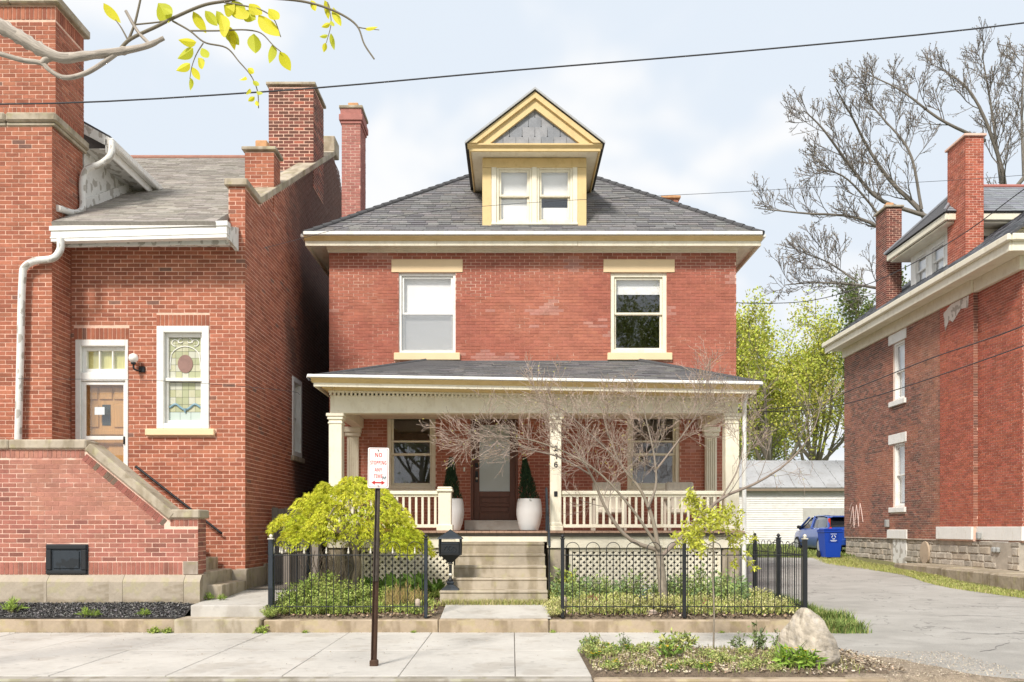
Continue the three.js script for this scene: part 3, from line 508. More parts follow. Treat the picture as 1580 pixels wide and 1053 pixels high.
  for (const [x0, x1] of [[-3.57, -3.32], [4.18, 4.43]]) { // fluted pilasters on the wall
    const p = mk('pilaster', bx(x0, x1, 1.541, 3.58, 18.20, 18.292, .006), M.cream, house); const n = 5, w = (x1 - x0 - .04) / n;
    mk('fluting', Array.from({ length: n }, (_, i) => bx(x0 + .02 + i * w + .008, x0 + .02 + (i + 1) * w - .008, 1.75, 3.55, 18.18, 18.199, .006)), M.cream, p);
    mk('capital', [bx(x0 - .04, x1 + .04, 3.581, 3.66, 18.15, 18.29, .01), bx(x0 - .06, x1 + .06, 3.661, 3.78, 18.12, 18.29, .012)], M.cream, p);
  }
  // railings
  for (const [x0, x1] of [[-3.204, -1.392], [.932, 4.018]]) {
    const R = mk('railing', [bx(x0, x1, 2.225, 2.30, 15.90, 16.02, .012), bx(x0, x1, 2.185, 2.224, 15.93, 15.99, .005), bx(x0, x1, 1.60, 1.665, 15.925, 15.995, .008)], M.cream, house);
    const n = Math.round((x1 - x0) / .122); for (let i = 0; i < n; i++) { const x = x0 + (i + .5) * (x1 - x0) / n; mk('baluster', bx(x - .022, x + .022, 1.666, 2.184, 15.938, 15.982, .004), M.cream, R); }
  }
  // entablature and roof
  mk('porch_beam', [bx(-3.43, 4.26, 3.762, 4.10, 15.87, 16.09, .008), bx(-3.43, -3.22, 3.762, 4.03, 16.092, 18.28, .008), bx(4.04, 4.26, 3.762, 4.03, 16.092, 18.28, .008)], M.cream, house);
  mk('porch_ceiling', bx(-3.2, 4.03, 3.96, 3.99, 16.1, 18.28), M.porchCeil, house);
  const den = []; for (let x = -3.44; x < 4.24; x += .079) den.push(bx(x, x + .042, 4.035, 4.085, 15.835, 15.869)); den.push(bx(-3.45, 4.28, 4.086, 4.12, 15.82, 16.08)); 
  mk('dentil_course', den.map(sag), M.cream, house).userData.kind = 'stuff';
  const prf = mk('porch_roof', [(() => { const a = [-3.84, 4.29, -15.36], b = [4.68, 4.29, -15.36], c = [2.86, 5.21, -18.29], e = [-1.96, 5.21, -18.29], f = [-3.84, 4.29, -18.29], g = [4.68, 4.29, -18.29]; return nar(faces([[a, b, c, e], [a, e, f], [b, g, c], [a, b, g, f].map(p => add(p, [0, -.04, 0]))], [.42, 4.5, -17.5]).geo()); })()], M.roofdeck, house);
  mk('bed_moulding', [nar(sweepX([[15.83, 4.12], [15.60, 4.19], [15.60, 4.205], [15.86, 4.205]], -3.62, 4.46)), nar(bx(-3.66, -3.44, 4.125, 4.20, 15.61, 18.2, .01)), nar(bx(4.29, 4.46, 4.125, 4.20, 15.61, 18.2, .01))], M.ochre, prf);
  mk('soffit', nar(bx(-3.74, 4.58, 4.205, 4.22, 15.43, 18.25)), M.soffit, prf);
  mk('fascia', [nar(bx(-3.77, 4.61, 4.12, 4.222, 15.40, 15.428, .005)), nar(bx(-3.77, -3.742, 4.12, 4.222, 15.43, 18.25, .005)), nar(bx(4.582, 4.61, 4.12, 4.222, 15.43, 18.25, .005))], M.cream, prf);
  mk('crown_moulding', nar(sweepX([[15.40, 4.19], [15.30, 4.255], [15.30, 4.265], [15.41, 4.265]], -3.80, 4.64)), M.ochre, prf);
  mk('gutter', [nar(bx(-3.86, 4.70, 4.268, 4.325, 15.27, 15.39, .01)), nar(bx(-3.90, -3.83, 4.266, 4.322, 15.392, 18.2, .01)), nar(bx(4.66, 4.73, 4.266, 4.322, 15.392, 18.2, .01))], M.white, prf);
  const pl = Math.hypot(.92, 2.93), FP = frame([0, 4.30, -15.36], [1, 0, 0], [0, .92 / pl, -2.93 / pl], [0, 2.93 / pl, .92 / pl]), SP = new Pieces();
  const FP2 = { ...FP, P: (u, v, o) => { const p = FP.P(u, v, o); return [p[0], p[1] - .016 * (p[0] - .42) * (1 - v / pl), p[2]]; } };
  layShingles(SP, prf, FP2, { v0: 0, v1: pl - .06, exp: .14, w: .3, thick: .014, seed: 31, tone: r => jit(greyShingle(r), r, .1).map(x => x * .95), spans: v => [[lerp(-3.70, -1.88, v / pl), lerp(4.54, 2.78, v / pl)]] });
  SP.flush('shingle', 'shingle_courses', M.shingle);
  mk('flashing', fb(front(18.29), -2.0, 2.9, 5.15, 5.228, .0, .03, .005), mat([.13, .15, .16], { rough: .6 }), prf);
  mk('hip_cap', [[[-3.70, 4.34, 15.36], [-1.88, 5.215, 18.25]], [[4.54, 4.235, 15.36], [2.78, 5.215, 18.25]]].map(p => tube([[...p[0]], [...p[1]]], .06, 6)), M.roofdeck, prf);
  mk('downspout', [tube([[4.36, 4.2, 15.45], [4.36, 4.12, 15.6], [4.36, 3.95, 15.8], [4.36, 1.3, 15.82], [4.36, .45, 15.82]], .042, 8)], M.white, house);
  // number and small plaque on the middle post
  const font = await new FontLoader().loadAsync('fonts/droid/droid_sans_bold.typeface.json');
  [['2', 3.045], ['1', 2.895], ['6', 2.74]].forEach(([ch, y]) => { const g = new TextGeometry(ch, { font, size: .105, depth: .008, curveSegments: 4, bevelEnabled: false }); g.computeBoundingBox(); g.translate(.825 - (g.boundingBox.max.x + g.boundingBox.min.x) / 2, y, -15.849); mk('house_number', g, M.iron, house); });
  mk('door_chime_plate', [fb(front(15.85), .79, .855, 2.19, 2.29, .0, .02, .01)], M.iron, house);
}
function wm2() { return M.mortarRed || (M.mortarRed = mat([.76, .52, .43], { map: T.brick, rough: .95 })); }
// brick chimney stack as a part of a house
function chimney(parent, x0, x1, d0, d1, y0, y1, o) {
  const C = mk('chimney', bx(x0, x1, y0, y1, d0, d1), o.mortar, parent), B = new Pieces(), common = { v0: y0 + .02, v1: y1, course: o.course || .0677, len: o.len || .2125, joint: o.joint || .013, tone: o.tone, proud: .0045 };
  layBricks(B, C, front(d0), { ...common, u0: x0 - .004, u1: x1 + .004, seed: 5 });
  layBricks(B, C, eastFace(x1), { ...common, u0: d0, u1: d1, seed: 6 }); layBricks(B, C, westFace(x0), { ...common, u0: -d1, u1: -d0, seed: 7 });
  const t = o.topY || y1 + .1;
  if (o.corb) { let y = y1; for (const [e, h] of [[.03, .07], [.06, .14], [.03, .16]]) { if (y + h > t) break; mk('corbel', bx(x0 - e, x1 + e, y, y + h, d0 - e, d1 + e, .008), mat([.46, .19, .16], { map: T.brick, rough: .9 }), C); y += h; } }
  B.flush('brick', 'brick_courses', M.brick, o.most ?? 40);
  mk('cap', bx(x0 - .06, x1 + .06, t - .07, t, d0 - .06, d1 + .06, .012), o.cap || M.copingStone, C);
  if (o.corb) mk('neck', bx(x0 + .01, x1 - .01, y1, t - .07, d0 + .01, d1 - .01), mat([.46, .185, .155], { map: T.brick, rough: .9 }), C);
  if (o.pot) mk('flue_pot', bx((x0 + x1) / 2 - .12, (x0 + x1) / 2 + .12, t, t + .2, (d0 + d1) / 2 - .12, (d0 + d1) / 2 + .12, .015), M.terracotta, C);
  return C;
}

// ================================================================ LEFT HOUSE
const orangeTone = (u, v, r) => { const t = r(), n = fbm(u * .8, v * .8, 3, 161); let c = t < .02 ? [.25, .13, .095] : t < .3 ? [.36, .12, .07] : t < .75 ? [.44, .15, .085] : [.50, .185, .108]; c = mixc(c, [.52, .175, .105], .3 * sstep(.5, .7, n)); return jit(c, r, .2); };
const row_house = thing('brick_row_house', 'orange red brick house with tower, raised entrance and stained glass window', 'house', [-8, 0, 15.3]);
{
  const H = row_house, F = front(15.3), c = .0752, L = .232, j = .0135, B = new Pieces();
  const hD = hole(-7.93, -6.97, 2.2, 5.02), hW = hole(-6.455, -5.496, 3.395, 5.27), hS = hole(18.55, 19.34, 3.2, 4.95);
  const wall = mk('wall', slab(F, [[-8.0, .4], [-4.85, .4], [-4.85, 7.80], [-5.15, 7.80], [-5.15, 7.0], [-8.0, 7.0]], -.3, 0, [hp(hD), hp(hW)]), M.mortarPeach, H);
  layBricks(B, wall, F, { u0: -8.03, u1: -4.846, v0: .85, v1: 7.8, course: c, len: L, joint: j, seed: 41, tone: orangeTone, holes: [hD, hW, hole(-6.64, -5.39, 3.27, 3.395)], clip: v => v > 6.98 ? [-5.15, -4.846] : [-8.03, -4.846], soldiers: [[-7.96, -6.95, 5.03, 5.24], [-6.46, -5.49, 5.275, 5.48]] });
  const E = eastFace(-4.85);
  const rearDark = (u, v) => sstep(17.9, 19.3, u + (fbm(u * 1.1, v * .7, 4, 165) - .5) * 2.4 - sstep(4, 8, v) * .2);  // side wall brick and mortar turn darker towards the rear, uneven edge
  const swt = tex(512, 512, (a, b) => mixc([.88, .60, .47], [.20, .15, .125], rearDark(15 + a * 12, b * 12) * .9), 12, true, 12); swt.offset.set(-15 / 12, 0);
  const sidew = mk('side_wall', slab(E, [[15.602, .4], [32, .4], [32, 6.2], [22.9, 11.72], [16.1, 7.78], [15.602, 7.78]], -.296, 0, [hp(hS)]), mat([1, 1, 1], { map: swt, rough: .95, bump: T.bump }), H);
  layBricks(B, sidew, E, { u0: 15.294, u1: 25, v0: .85, v1: 11.6, course: c, len: L, joint: j, seed: 43, tone: (u, v, r) => mixc(orangeTone(u, v, r), [.115, .065, .05], .85 * rearDark(u, v)), holes: [hS], clip: v => v > 7.76 ? [16.15 + (v - 7.78) / 3.94 * 6.8, v > 10.4 ? 24.8 - (v - 10.4) : 25] : [15.294, 25] });
  // tower
  const tw = mk('tower', [bx(-13, -8.022, .4, 8.62, 14.68, 15.72), bx(-13, -8.02, 8.62, 10.78, 14.79, 15.76)], M.mortarPeach, H);
  layBricks(B, tw, front(14.68), { u0: -13, u1: -8.016, v0: .85, v1: 8.6, course: c, len: L, joint: j, seed: 45, tone: orangeTone });
  layBricks(B, tw, eastFace(-8.02), { u0: 14.674, u1: 15.72, v0: 3.0, v1: 8.6, course: c, len: L, joint: j, seed: 46, tone: orangeTone });
  layBricks(B, tw, front(14.79), { u0: -13, u1: -8.014, v0: 8.84, v1: 10.76, course: c, len: L, joint: j, seed: 47, tone: orangeTone, soldiers: [[-13, -8.02, 8.84, 8.99], [-13, -8.02, 10.53, 10.76]] });
  layBricks(B, tw, eastFace(-8.018), { u0: 14.784, u1: 15.76, v0: 8.84, v1: 10.76, course: c, len: L, joint: j, seed: 48, tone: orangeTone, soldiers: [[14.79, 15.76, 8.84, 8.99], [14.79, 15.76, 10.53, 10.76]] });
  B.flush('brick', 'brick_courses', M.brick);
  for (let x = -13; x < -8.1; x += 1.05) { const x1 = Math.min(x + 1.04, -7.92); mk('cornice_stone', [bx(x, x1 > -8.1 ? -7.92 : x1, 8.66, 8.82, 14.60, 15.8, .03), bx(x, x1 > -8.1 ? -7.96 : x1, 8.60, 8.66, 14.65, 15.78, .012)], M.copingStone, tw); mk('cap_stone', bx(x, x1 > -8.1 ? -7.93 : x1, 10.78, 10.93, 14.70, 15.85, .02), M.copingStone, tw); }
  mk('gable_infill', bx(-8.3, -8.024, 7.0, 8.75, 15.79, 18.6), M.peelWhite, H);
  mk('rear_body', [bx(-13, -8.31, .4, 8.7, 15.8, 30), bx(-13, -4.95, .4, 6.1, 29.7, 30)], M.mortarGrey, H);
  mk('inner_floor', [bx(-8.2, -5.2, 2.0, 2.15, 15.61, 29), bx(-8.2, -5.2, 5.6, 5.8, 15.61, 29)], M.inside, H);
  // main roof
  const vl = Math.hypot(4.62, 8.05), FR = frame([0, 6.99, -14.75], [1, 0, 0], [0, 4.62 / vl, -8.05 / vl], [0, 8.05 / vl, 4.62 / vl]);
  const roof = mk('roof', [fb(FR, -8.0, -5.152, -.16, vl, -.10, -.004), fb(FR, -12.8, -8.002, 3.75, vl, -.10, -.004), faces([[[-12.8, 11.6, -22.8], [-5.16, 11.6, -22.8], [-5.16, 6.5, -31], [-12.8, 6.5, -31]]], null).geo()], mat([.42, .385, .34], { map: T.shingle, rough: 1 }), H);
  const S = new Pieces();
  layShingles(S, roof, FR, { v0: -.15, v1: vl, exp: .125, w: .32, thick: .011, seed: 51, tone: r => jit(r() < .3 ? [.38, .345, .305] : [.48, .44, .39], r, .22), spans: v => [[v > 3.8 ? -10.2 : -7.98, -5.16]] });
  S.flush('shingle', 'shingle_courses', M.shingle);
  mk('ridge_cap', tube([[-12.7, 11.62, 22.8], [-5.2, 11.62, 22.8]], .07, 6), mat([.40, .20, .15], { map: T.brick, rough: .9 }), roof);
  // wing eave dying into the roof
  const wr = mk('wing_roof', [fb(frame([-7.55, 8.90, 0], [0, 0, -1], [-.87, .49, 0], [.49, .87, 0]), 15.78, 20, 0, 2.6, 0, .05)], M.roofdeck, H);
  mk('soffit', bx(-8.02, -7.62, 8.69, 8.715, 15.79, 18.3), M.peelWhite, wr);
  mk('gutter', [bx(-7.62, -7.585, 8.62, 8.88, 15.765, 18.25, .008), bx(-7.584, -7.46, 8.76, 8.90, 15.74, 18.2, .02)], M.white, wr);
  mk('rake_board', slab(front(15.765), [[-7.52, 8.72], [-7.52, 8.9], [-8.06, 9.2], [-8.06, 9.0]], -.03, 0), M.peelWhite, wr);
  mk('flashing_board', fb(frame([-8.0, 7.52, -15.79], [0, .5, -.87], [0, .87, .5], [1, 0, 0]), .05, 2.2, .05, .22, -.02, .03, .006), M.peelWhite, wr);
  // sagging front gutter and worn fascia
  const gt = mk('gutter', [slab(front(14.66), [[-8.03, 6.585], [-4.97, 6.66], [-4.97, 6.93], [-8.03, 6.83]], -.13, 0), slab(front(14.64), [[-8.05, 6.77], [-4.95, 6.865], [-4.95, 6.945], [-8.05, 6.85]], -.17, .0), slab(front(14.65), [[-8.04, 6.64], [-4.96, 6.725], [-4.96, 6.75], [-8.04, 6.665]], -.15, 0)], M.white, H);
  mk('fascia', [slab(front(14.86), [[-8.0, 6.56], [-5.0, 6.60], [-5.0, 6.95], [-8.0, 6.88]], -.05, 0), bx(-7.99, -5.02, 6.70, 6.74, 14.915, 15.29)], M.peelWhite, gt);
  mk('end_bracket', slab(westFace(-5.02), [[-15.28, 6.62], [-14.8, 6.66], [-14.8, 6.9], [-15.28, 7.05]], -.06, 0), M.peelWhite, gt);
  mk('downspout', tube(smoothCurve([[-7.83, 6.62, 14.60], [-7.83, 6.42, 14.59], [-7.93, 6.27, 14.57], [-8.28, 6.21, 14.57], [-8.44, 6.1, 14.57], [-8.47, 5.9, 14.57], [-8.51, 4.5, 14.57], [-8.55, 3.0, 14.57]], 40), .062, 10), M.peelWhite, H);
  mk('downspout', tube(smoothCurve([[-7.44, 8.78, 15.66], [-7.44, 8.5, 15.6], [-7.6, 8.34, 15.58], [-7.86, 8.22, 15.56], [-7.94, 8.0, 15.56], [-7.94, 7.5, 15.56], [-7.96, 7.36, 15.4], [-7.99, 7.22, 14.8]], 40), .06, 10), M.peelWhite, H);
  // parapet copings
  mk('kneeler', bx(-5.21, -4.79, 7.80, 7.93, 15.23, 16.10, .015), M.copingStone, H);
  { const ax = [16.1, 7.80], bx_ = [22.9, 11.74], l = Math.hypot(6.8, 3.94), FF = frame([-4.85, 7.79, -16.1], [0, 3.94 / l, -6.8 / l], [0, 6.8 / l, 3.94 / l], [1, 0, 0]); for (let s = .02; s < l - .1; s += .93) mk('coping_stone', fb(FF, s, Math.min(s + .92, l), 0, .13, -.37, .06, .012), M.copingStone, H); }
  mk('ridge_block', bx(-5.3, -4.78, 11.76, 12.18, 22.7, 23.3, .02), M.copingStone, H);
  chimney(H, -5.42, -4.838, 17.1, 17.56, 8.0, 9.24, { tone: orangeTone, mortar: M.mortarGrey, topY: 9.33, pot: 1, course: c, len: L, most: 20 });
  chimney(H, -5.92, -4.836, 20.5, 21.6, 9.9, 12.34, { tone: (u, v, r) => { const t = r(); return jit(t < .5 ? [.17, .07, .05] : t < .9 ? [.26, .09, .065] : [.42, .13, .08], r, .25); }, mortar: M.mortarPeach, topY: 12.44, course: .08, len: .25, joint: .019, most: 30 });
  // foundation stones
  for (const [a, b, y] of [[15.26, 16.4, .86], [16.42, 17.9, .9], [17.92, 20, .88]]) mk('foundation_stone', bx(-5.0, -4.80, .2, y, a, b, .015), M.base, H);
  mk('foundation_stone', bx(-5.35, -4.79, .25, .845, 15.2, 15.258, .012), M.base, H);
  // stained glass window
  const W = mk('window', [fb(F, -6.45, -6.32, 3.40, 5.265, -.14, .03, .008), fb(F, -5.63, -5.50, 3.40, 5.265, -.14, .03, .008), fb(F, -6.32, -5.63, 5.15, 5.265, -.14, .03, .008), fb(F, -6.32, -5.63, 3.40, 3.50, -.14, .03, .008), fb(F, -6.32, -5.63, 4.27, 4.33, -.12, -.02, .006)], M.white, H);
  mk('sill', fb(F, -6.64, -5.39, 3.272, 3.394, -.1, .08, .012), M.tan, W);
  mk('sash', [[-6.318, -6.27], [-5.68, -5.632]].map(([a, b]) => fb(F, a, b, 3.502, 5.148, -.13, -.06, .005)).concat([fb(F, -6.27, -5.68, 5.08, 5.148, -.13, -.06, .005), fb(F, -6.27, -5.68, 3.502, 3.56, -.13, -.06, .005)]), M.white, W);
  const gl = [[.50, .50, .31], [.58, .57, .40], [.45, .47, .29], [.60, .60, .49]].map(c => mat(c, { rough: .25, map: T.paint })), r = rng(9);
  const glow = y => [0, 1, 2].map(() => r());
  for (const [y0, y1, rows] of [[3.72, 4.26, 4], [4.34, 5.07, 6]]) for (let i = 0; i < 5; i++) for (let k = 0; k < rows; k++) { const w = .59 / 5, h = (y1 - y0) / rows; mk('coloured_pane', fb(F, -6.27 + i * w + .003, -6.27 + (i + 1) * w - .003, y0 + k * h + .003, y0 + (k + 1) * h - .003, -.112, -.108), gl[Math.floor(r() * 4)], W); }
  for (let i = 0; i < 3; i++) mk('coloured_pane', fb(F, -6.27 + i * .197 + .003, -6.27 + (i + 1) * .197 - .003, 3.56, 3.715, -.112, -.108), mat([.52, .60, .55], { rough: .25 }), W);
  mk('lead_lines', fb(F, -6.275, -5.675, 3.55, 5.09, -.116, -.113), mat([.12, .13, .11], { rough: .7 }), W);
  { const pts = []; for (let i = 0; i < 28; i++) { const a = i / 28 * 2 * Math.PI; pts.push([-5.975 + .137 * Math.cos(a), 4.60 + .165 * Math.sin(a)]); } mk('medallion', slab(F, pts, -.107, -.095), mat([.30, .17, .14], { map: T.brick, rough: .5 }), W); }
  const scroll = (cx, cy, rr, a0, a1) => { const p = []; for (let i = 0; i <= 10; i++) { const a = lerp(a0, a1, i / 10); p.push([cx + rr * Math.cos(a), cy + rr * Math.sin(a), 15.3 + .1]); } return tube(p, .009, 5); };
  mk('leaded_scroll', [scroll(-5.975, 4.62, .30, .55, 2.59), scroll(-6.16, 4.98, .06, 0, 5), scroll(-5.79, 4.98, .06, -2, 3.14), scroll(-6.06, 5.02, .04, 1, 6), scroll(-5.89, 5.02, .04, -3, 2), tube([[-6.23, 4.77, 15.4], [-6.25, 4.6, 15.4], [-6.25, 4.5, 15.4]], .009, 5), tube([[-5.72, 4.77, 15.4], [-5.70, 4.6, 15.4], [-5.70, 4.5, 15.4]], .009, 5)], M.white, W);
  mk('leaded_swag', [tube(smoothCurve([[-6.26, 3.80, 15.4], [-6.15, 3.86, 15.4], [-6.05, 3.79, 15.4], [-5.975, 3.76, 15.4], [-5.9, 3.79, 15.4], [-5.8, 3.86, 15.4], [-5.69, 3.80, 15.4]], 24), .022, 5), tube([[-5.975, 3.78, 15.39], [-5.975, 3.70, 15.39]], [.035, .008], 6)], mat([.20, .33, .40], { rough: .3 }), W);
  // entrance
  const dm = mk('door_frame', [fb(F, -7.928, -7.83, 2.2, 5.015, -.25, .025, .008), fb(F, -7.02, -6.972, 2.2, 5.015, -.25, .02, .006), fb(F, -7.83, -7.02, 4.90, 5.015, -.25, .025, .008), fb(F, -7.83, -7.02, 4.27, 4.42, -.25, .02, .008)], M.white, H);
  const tr = mk('transom', [fb(F, -7.828, -7.76, 4.422, 4.898, -.15, -.05, .005), fb(F, -7.06, -7.022, 4.422, 4.898, -.15, -.05, .005), fb(F, -7.76, -7.06, 4.83, 4.898, -.15, -.05, .005), fb(F, -7.76, -7.06, 4.422, 4.50, -.15, -.05, .005), fb(F, -7.54, -7.515, 4.5, 4.83, -.14, -.06, .004), fb(F, -7.30, -7.275, 4.5, 4.83, -.14, -.06, .004)], M.white, H);
  for (const [a, b] of [[-7.76, -7.54], [-7.515, -7.30], [-7.275, -7.06]]) { mk('pane', fb(F, a, b, 4.5, 4.83, -.10, -.096), M.glass, tr); mk('curtain', fb(F, a, b, 4.5, 4.83, -.14, -.135), M.curtain, tr); }
  const sd = mk('storm_door', [fb(F, -7.828, -7.755, 2.2, 4.265, -.06, -.015, .005), fb(F, -7.07, -7.022, 2.2, 4.265, -.06, -.015, .005), fb(F, -7.755, -7.07, 4.20, 4.265, -.06, -.015, .005), fb(F, -7.755, -7.07, 3.20, 3.27, -.06, -.015, .005), fb(F, -7.755, -7.07, 2.2, 2.32, -.06, -.015, .005)], M.white, H);
  mk('pane', fb(F, -7.755, -7.07, 3.27, 4.2, -.04, -.036), M.glass, sd); mk('pane', fb(F, -7.755, -7.07, 2.32, 3.2, -.04, -.036), M.glass, sd); mk('handle', fb(F, -7.06, -7.035, 3.12, 3.26, -.014, .02, .005), M.iron, sd);
  const od = mk('entrance_door', [fb(F, -7.826, -7.024, 2.2, 4.26, -.2, -.16)], M.oak, H);
  const pan = (a, b, y0, y1) => mk('door_panel', fb(F, a, b, y0, y1, -.162, -.135, .022), M.oak, od);
  pan(-7.76, -7.60, 3.95, 4.18); pan(-7.57, -7.33, 3.95, 4.18); pan(-7.30, -7.10, 3.95, 4.18); pan(-7.76, -7.58, 3.44, 3.86); pan(-7.30, -7.10, 3.44, 3.86); pan(-7.76, -7.10, 3.30, 3.40); pan(-7.76, -7.45, 2.4, 3.1); pan(-7.40, -7.10, 2.4, 3.1);
  mk('door_light', fb(F, -7.52, -7.37, 3.48, 3.86, -.16, -.15), mat([.05, .06, .05], { rough: .08 }), od);
  mk('notice', fb(F, -7.60, -7.42, 3.66, 3.80, -.034, -.032), mat([.7, .76, .78], { rough: .5 }), sd);
  // globe lamp beside the door (unlit)
  const lp = mk('wall_lamp', [fb(F, -6.77, -6.66, 4.42, 4.53, .0, .05, .012), tube(smoothCurve([[-6.72, 4.47, 15.26], [-6.76, 4.44, 15.2], [-6.81, 4.47, 15.16], [-6.81, 4.53, 15.15]], 10), .018, 6), lathe(-6.81, 4.53, 15.15, [[.001, 0], [.04, .01], [.045, .04], [.03, .05]], 12)], M.iron, H);
  { const g = new THREE.SphereGeometry(.085, 20, 14); g.translate(-6.81, 4.655, -15.15); mk('glass_globe', g, mat([.88, .84, .80], { rough: .2 }), lp); }
  // side window
  sashWindow(H, E, ...hS, { mat: M.white, casing: .11, out: .03, sill: [18.45, 19.44, 3.08, 3.195], stone: M.copingStone });
  // handrail on the wall
  mk('handrail', [tube([[-6.80, 2.70, 15.22], [-6.78, 2.71, 15.17], [-5.27, 1.53, 15.17], [-5.25, 1.50, 15.22]], .022, 8), tube([[-6.6, 2.56, 15.17], [-6.6, 2.54, 15.29]], .012, 5), tube([[-5.35, 1.58, 15.17], [-5.35, 1.56, 15.29]], .012, 5)], M.iron, H);
}
// ---- brick stoop with stair
const stoop = thing('brick_stoop', 'raised brick stoop wall with sloping stone coping and black vent', 'stoop', [-8, .4, 13.9]);
{
  const F = front(13.7), H = stoop, c = .0752, L = .232, B = new Pieces();
  const tone = (u, v, r) => { const n = fbm(u * 1.2, v * 1.5, 4, 171), t = r(); let q = t < .14 ? [.30, .12, .09] : [.43, .165, .12]; q = mixc(q, [.52, .245, .175], .75 * sstep(.46, .66, n)); return jit(q, r, .22); };
  const sm_ = tex(1024, 512, (u, v) => { const x = -12 + u * 7, y = v * 3.2, n = fbm(x * 1.2, y * 1.5, 4, 171), n2 = fbm(x * 7, y * 7, 3, 175); return mixc([.88, .62, .50], [.60, .30, .23], sstep(.52, .68, n * .7 + n2 * .3)); }, 7, true, 3.2); sm_.offset.set(12 / 7, 0);
  const wall = mk('wall', slab(F, [[-12, .83], [-5.11, .83], [-5.11, 1.75], [-5.55, 1.75], [-6.92, 2.88], [-12, 2.88]], -.35, 0), mat([1, 1, 1], { map: sm_, bump: T.bump, rough: .95 }), H);
  const lim = v => v < 1.62 ? -5.106 : v < 1.75 ? -5.66 : -5.71 - (v - 1.75) / 1.13 * 1.37;
  layBricks(B, wall, F, { u0: -12, u1: -5.106, v0: 1.06, v1: 2.73, course: c, len: L, joint: .012, seed: 61, tone, holes: [hole(-7.57, -6.89, .83, 1.34)], clip: v => [-12, lim(v)], proud: .005 });
  layBricks(B, wall, F, { u0: -12, u1: -5.106, v0: .85, v1: .851, course: c, len: L, tone, soldiers: [[-12, -7.58, .845, 1.05], [-6.88, -5.36, .845, 1.05], [-12, -6.95, 2.74, 2.875], [-5.56, -5.11, 1.63, 1.745]], seed: 62 });
  layBricks(B, wall, eastFace(-5.11), { u0: 13.7, u1: 14.05, v0: .85, v1: 1.74, course: c, len: L, joint: .012, seed: 63, tone });
  const l = Math.hypot(1.37, 1.13), FS = frame([-6.94, 2.86, -13.7], [1.37 / l, -1.13 / l, 0], [1.13 / l, 1.37 / l, 0], [0, 0, 1]);
  layBricks(B, wall, FS, { u0: 0, u1: l, v0: -.14, v1: -.139, course: c, len: L, tone: (u, v, r) => jit(r() < .35 ? [.2, .14, .10] : [.36, .13, .1], r, .2), soldiers: [[.05, l - .02, -.15, -.02]], seed: 64 });
  B.flush('brick', 'brick_courses', M.brick);
  mk('cement_patch', fb(F, -5.35, -5.105, .84, 1.055, .0, .016, .01), mat([.46, .40, .36], { map: T.oldconcrete, rough: .95 }), wall);
  for (let x = -12, i = 0; x < -6.95; x += 1.28, i++) mk('coping_stone', bx(x, Math.min(x + 1.27, -6.905), 2.88, 3.035, 13.64, 14.08, .02), M.copingStone, H);
  mk('coping_stone', fb(FS, .0, l + .02, .005, .155, -.39, .07, .025), M.copingStone, H);
  mk('coping_stone', bx(-5.54, -5.06, 1.755, 1.90, 13.64, 14.08, .02), M.copingStone, H);
  const br = rng(6); for (let x = -12; x < -5.1;) { const w = .95 + br() * .5, x1 = Math.min(x + w, -5.03); mk('base_stone', slab(frame([0, 0, 0], [0, 0, -1], [0, 1, 0], [1, 0, 0]), [[13.58, .36], [13.58, .73], [13.67, .835], [14.04, .835], [14.04, .36]], x, x1 - .006), M.base, H); x = x1; if (x > -5.05) break; }
  const v = mk('vent', [fb(F, -7.57, -6.89, .84, 1.335, .0, .03, .008)], M.ironBlue, H);
  mk('vent_frame', [fb(F, -7.56, -6.90, 1.25, 1.325, .03, .06, .015), fb(F, -7.56, -6.90, .85, .91, .03, .06, .015), fb(F, -7.56, -7.47, .912, 1.248, .03, .06, .015), fb(F, -6.99, -6.90, .912, 1.248, .03, .06, .015)], M.iron, v);
  mk('vent_plate', fb(F, -7.44, -7.02, .94, 1.22, .028, .045, .02), M.ironBlue, v);
  for (let i = 0; i < 9; i++) { const xr = -4.80 - .25 * i, y = .66 + .21 * i; mk('stair_step', bx(-7.0 - .01 * i, xr, .3 - .004 * i, y, i < 2 ? 13.92 + .03 * i : 14.062, 15.19 + .002 * i, .015), M.step, H); }
  mk('landing', bx(-12, -6.9, .42, 2.17, 14.06, 15.195), M.step, H);
}
{ // concrete entry steps to the row house
  const e = thing('entry_steps', 'two low concrete steps and landing before the brick stoop', 'steps', [-4.5, 0, 13]);
  mk('step', bx(-5.15, -3.83, -.1, .21, 12.80, 13.28, .02), M.step, e);
  mk('step', sweepX([[13.16, .05], [13.16, .375], [13.18, .388], [15.6, .5], [15.6, .05]], -5.02, -3.85), M.walk, e);
}
// ---- gate and posts closing the gap between the houses
{
  const g = thing('wooden_gate', 'weathered dark grey board gate between the brick houses', 'gate', [-4.3, .5, 16.6]);
  for (let i = 0; i < 7; i++) mk('board', bx(-4.74 + i * .128, -4.74 + i * .128 + .122, .52, 2.0 - (i % 2) * .02, 16.6, 16.63, .005), M.greyWood, g);
  mk('rail', [bx(-4.74, -3.85, .8, .9, 16.63, 16.67, .005), bx(-4.74, -3.85, 1.6, 1.7, 16.63, 16.67, .005)], M.greyWood, g);
  for (const x of [-3.80, -4.30]) solo('wooden_post', bx(x, x + .13, .3, 1.85, 15.9 + (x + 4) * .3, 16.03 + (x + 4) * .3, .01), mat([.30, .27, .25], { map: T.wood, rough: .9 }), 'square grey wooden post by the narrow gap between houses', 'post', 'posts beside the side gap');
}

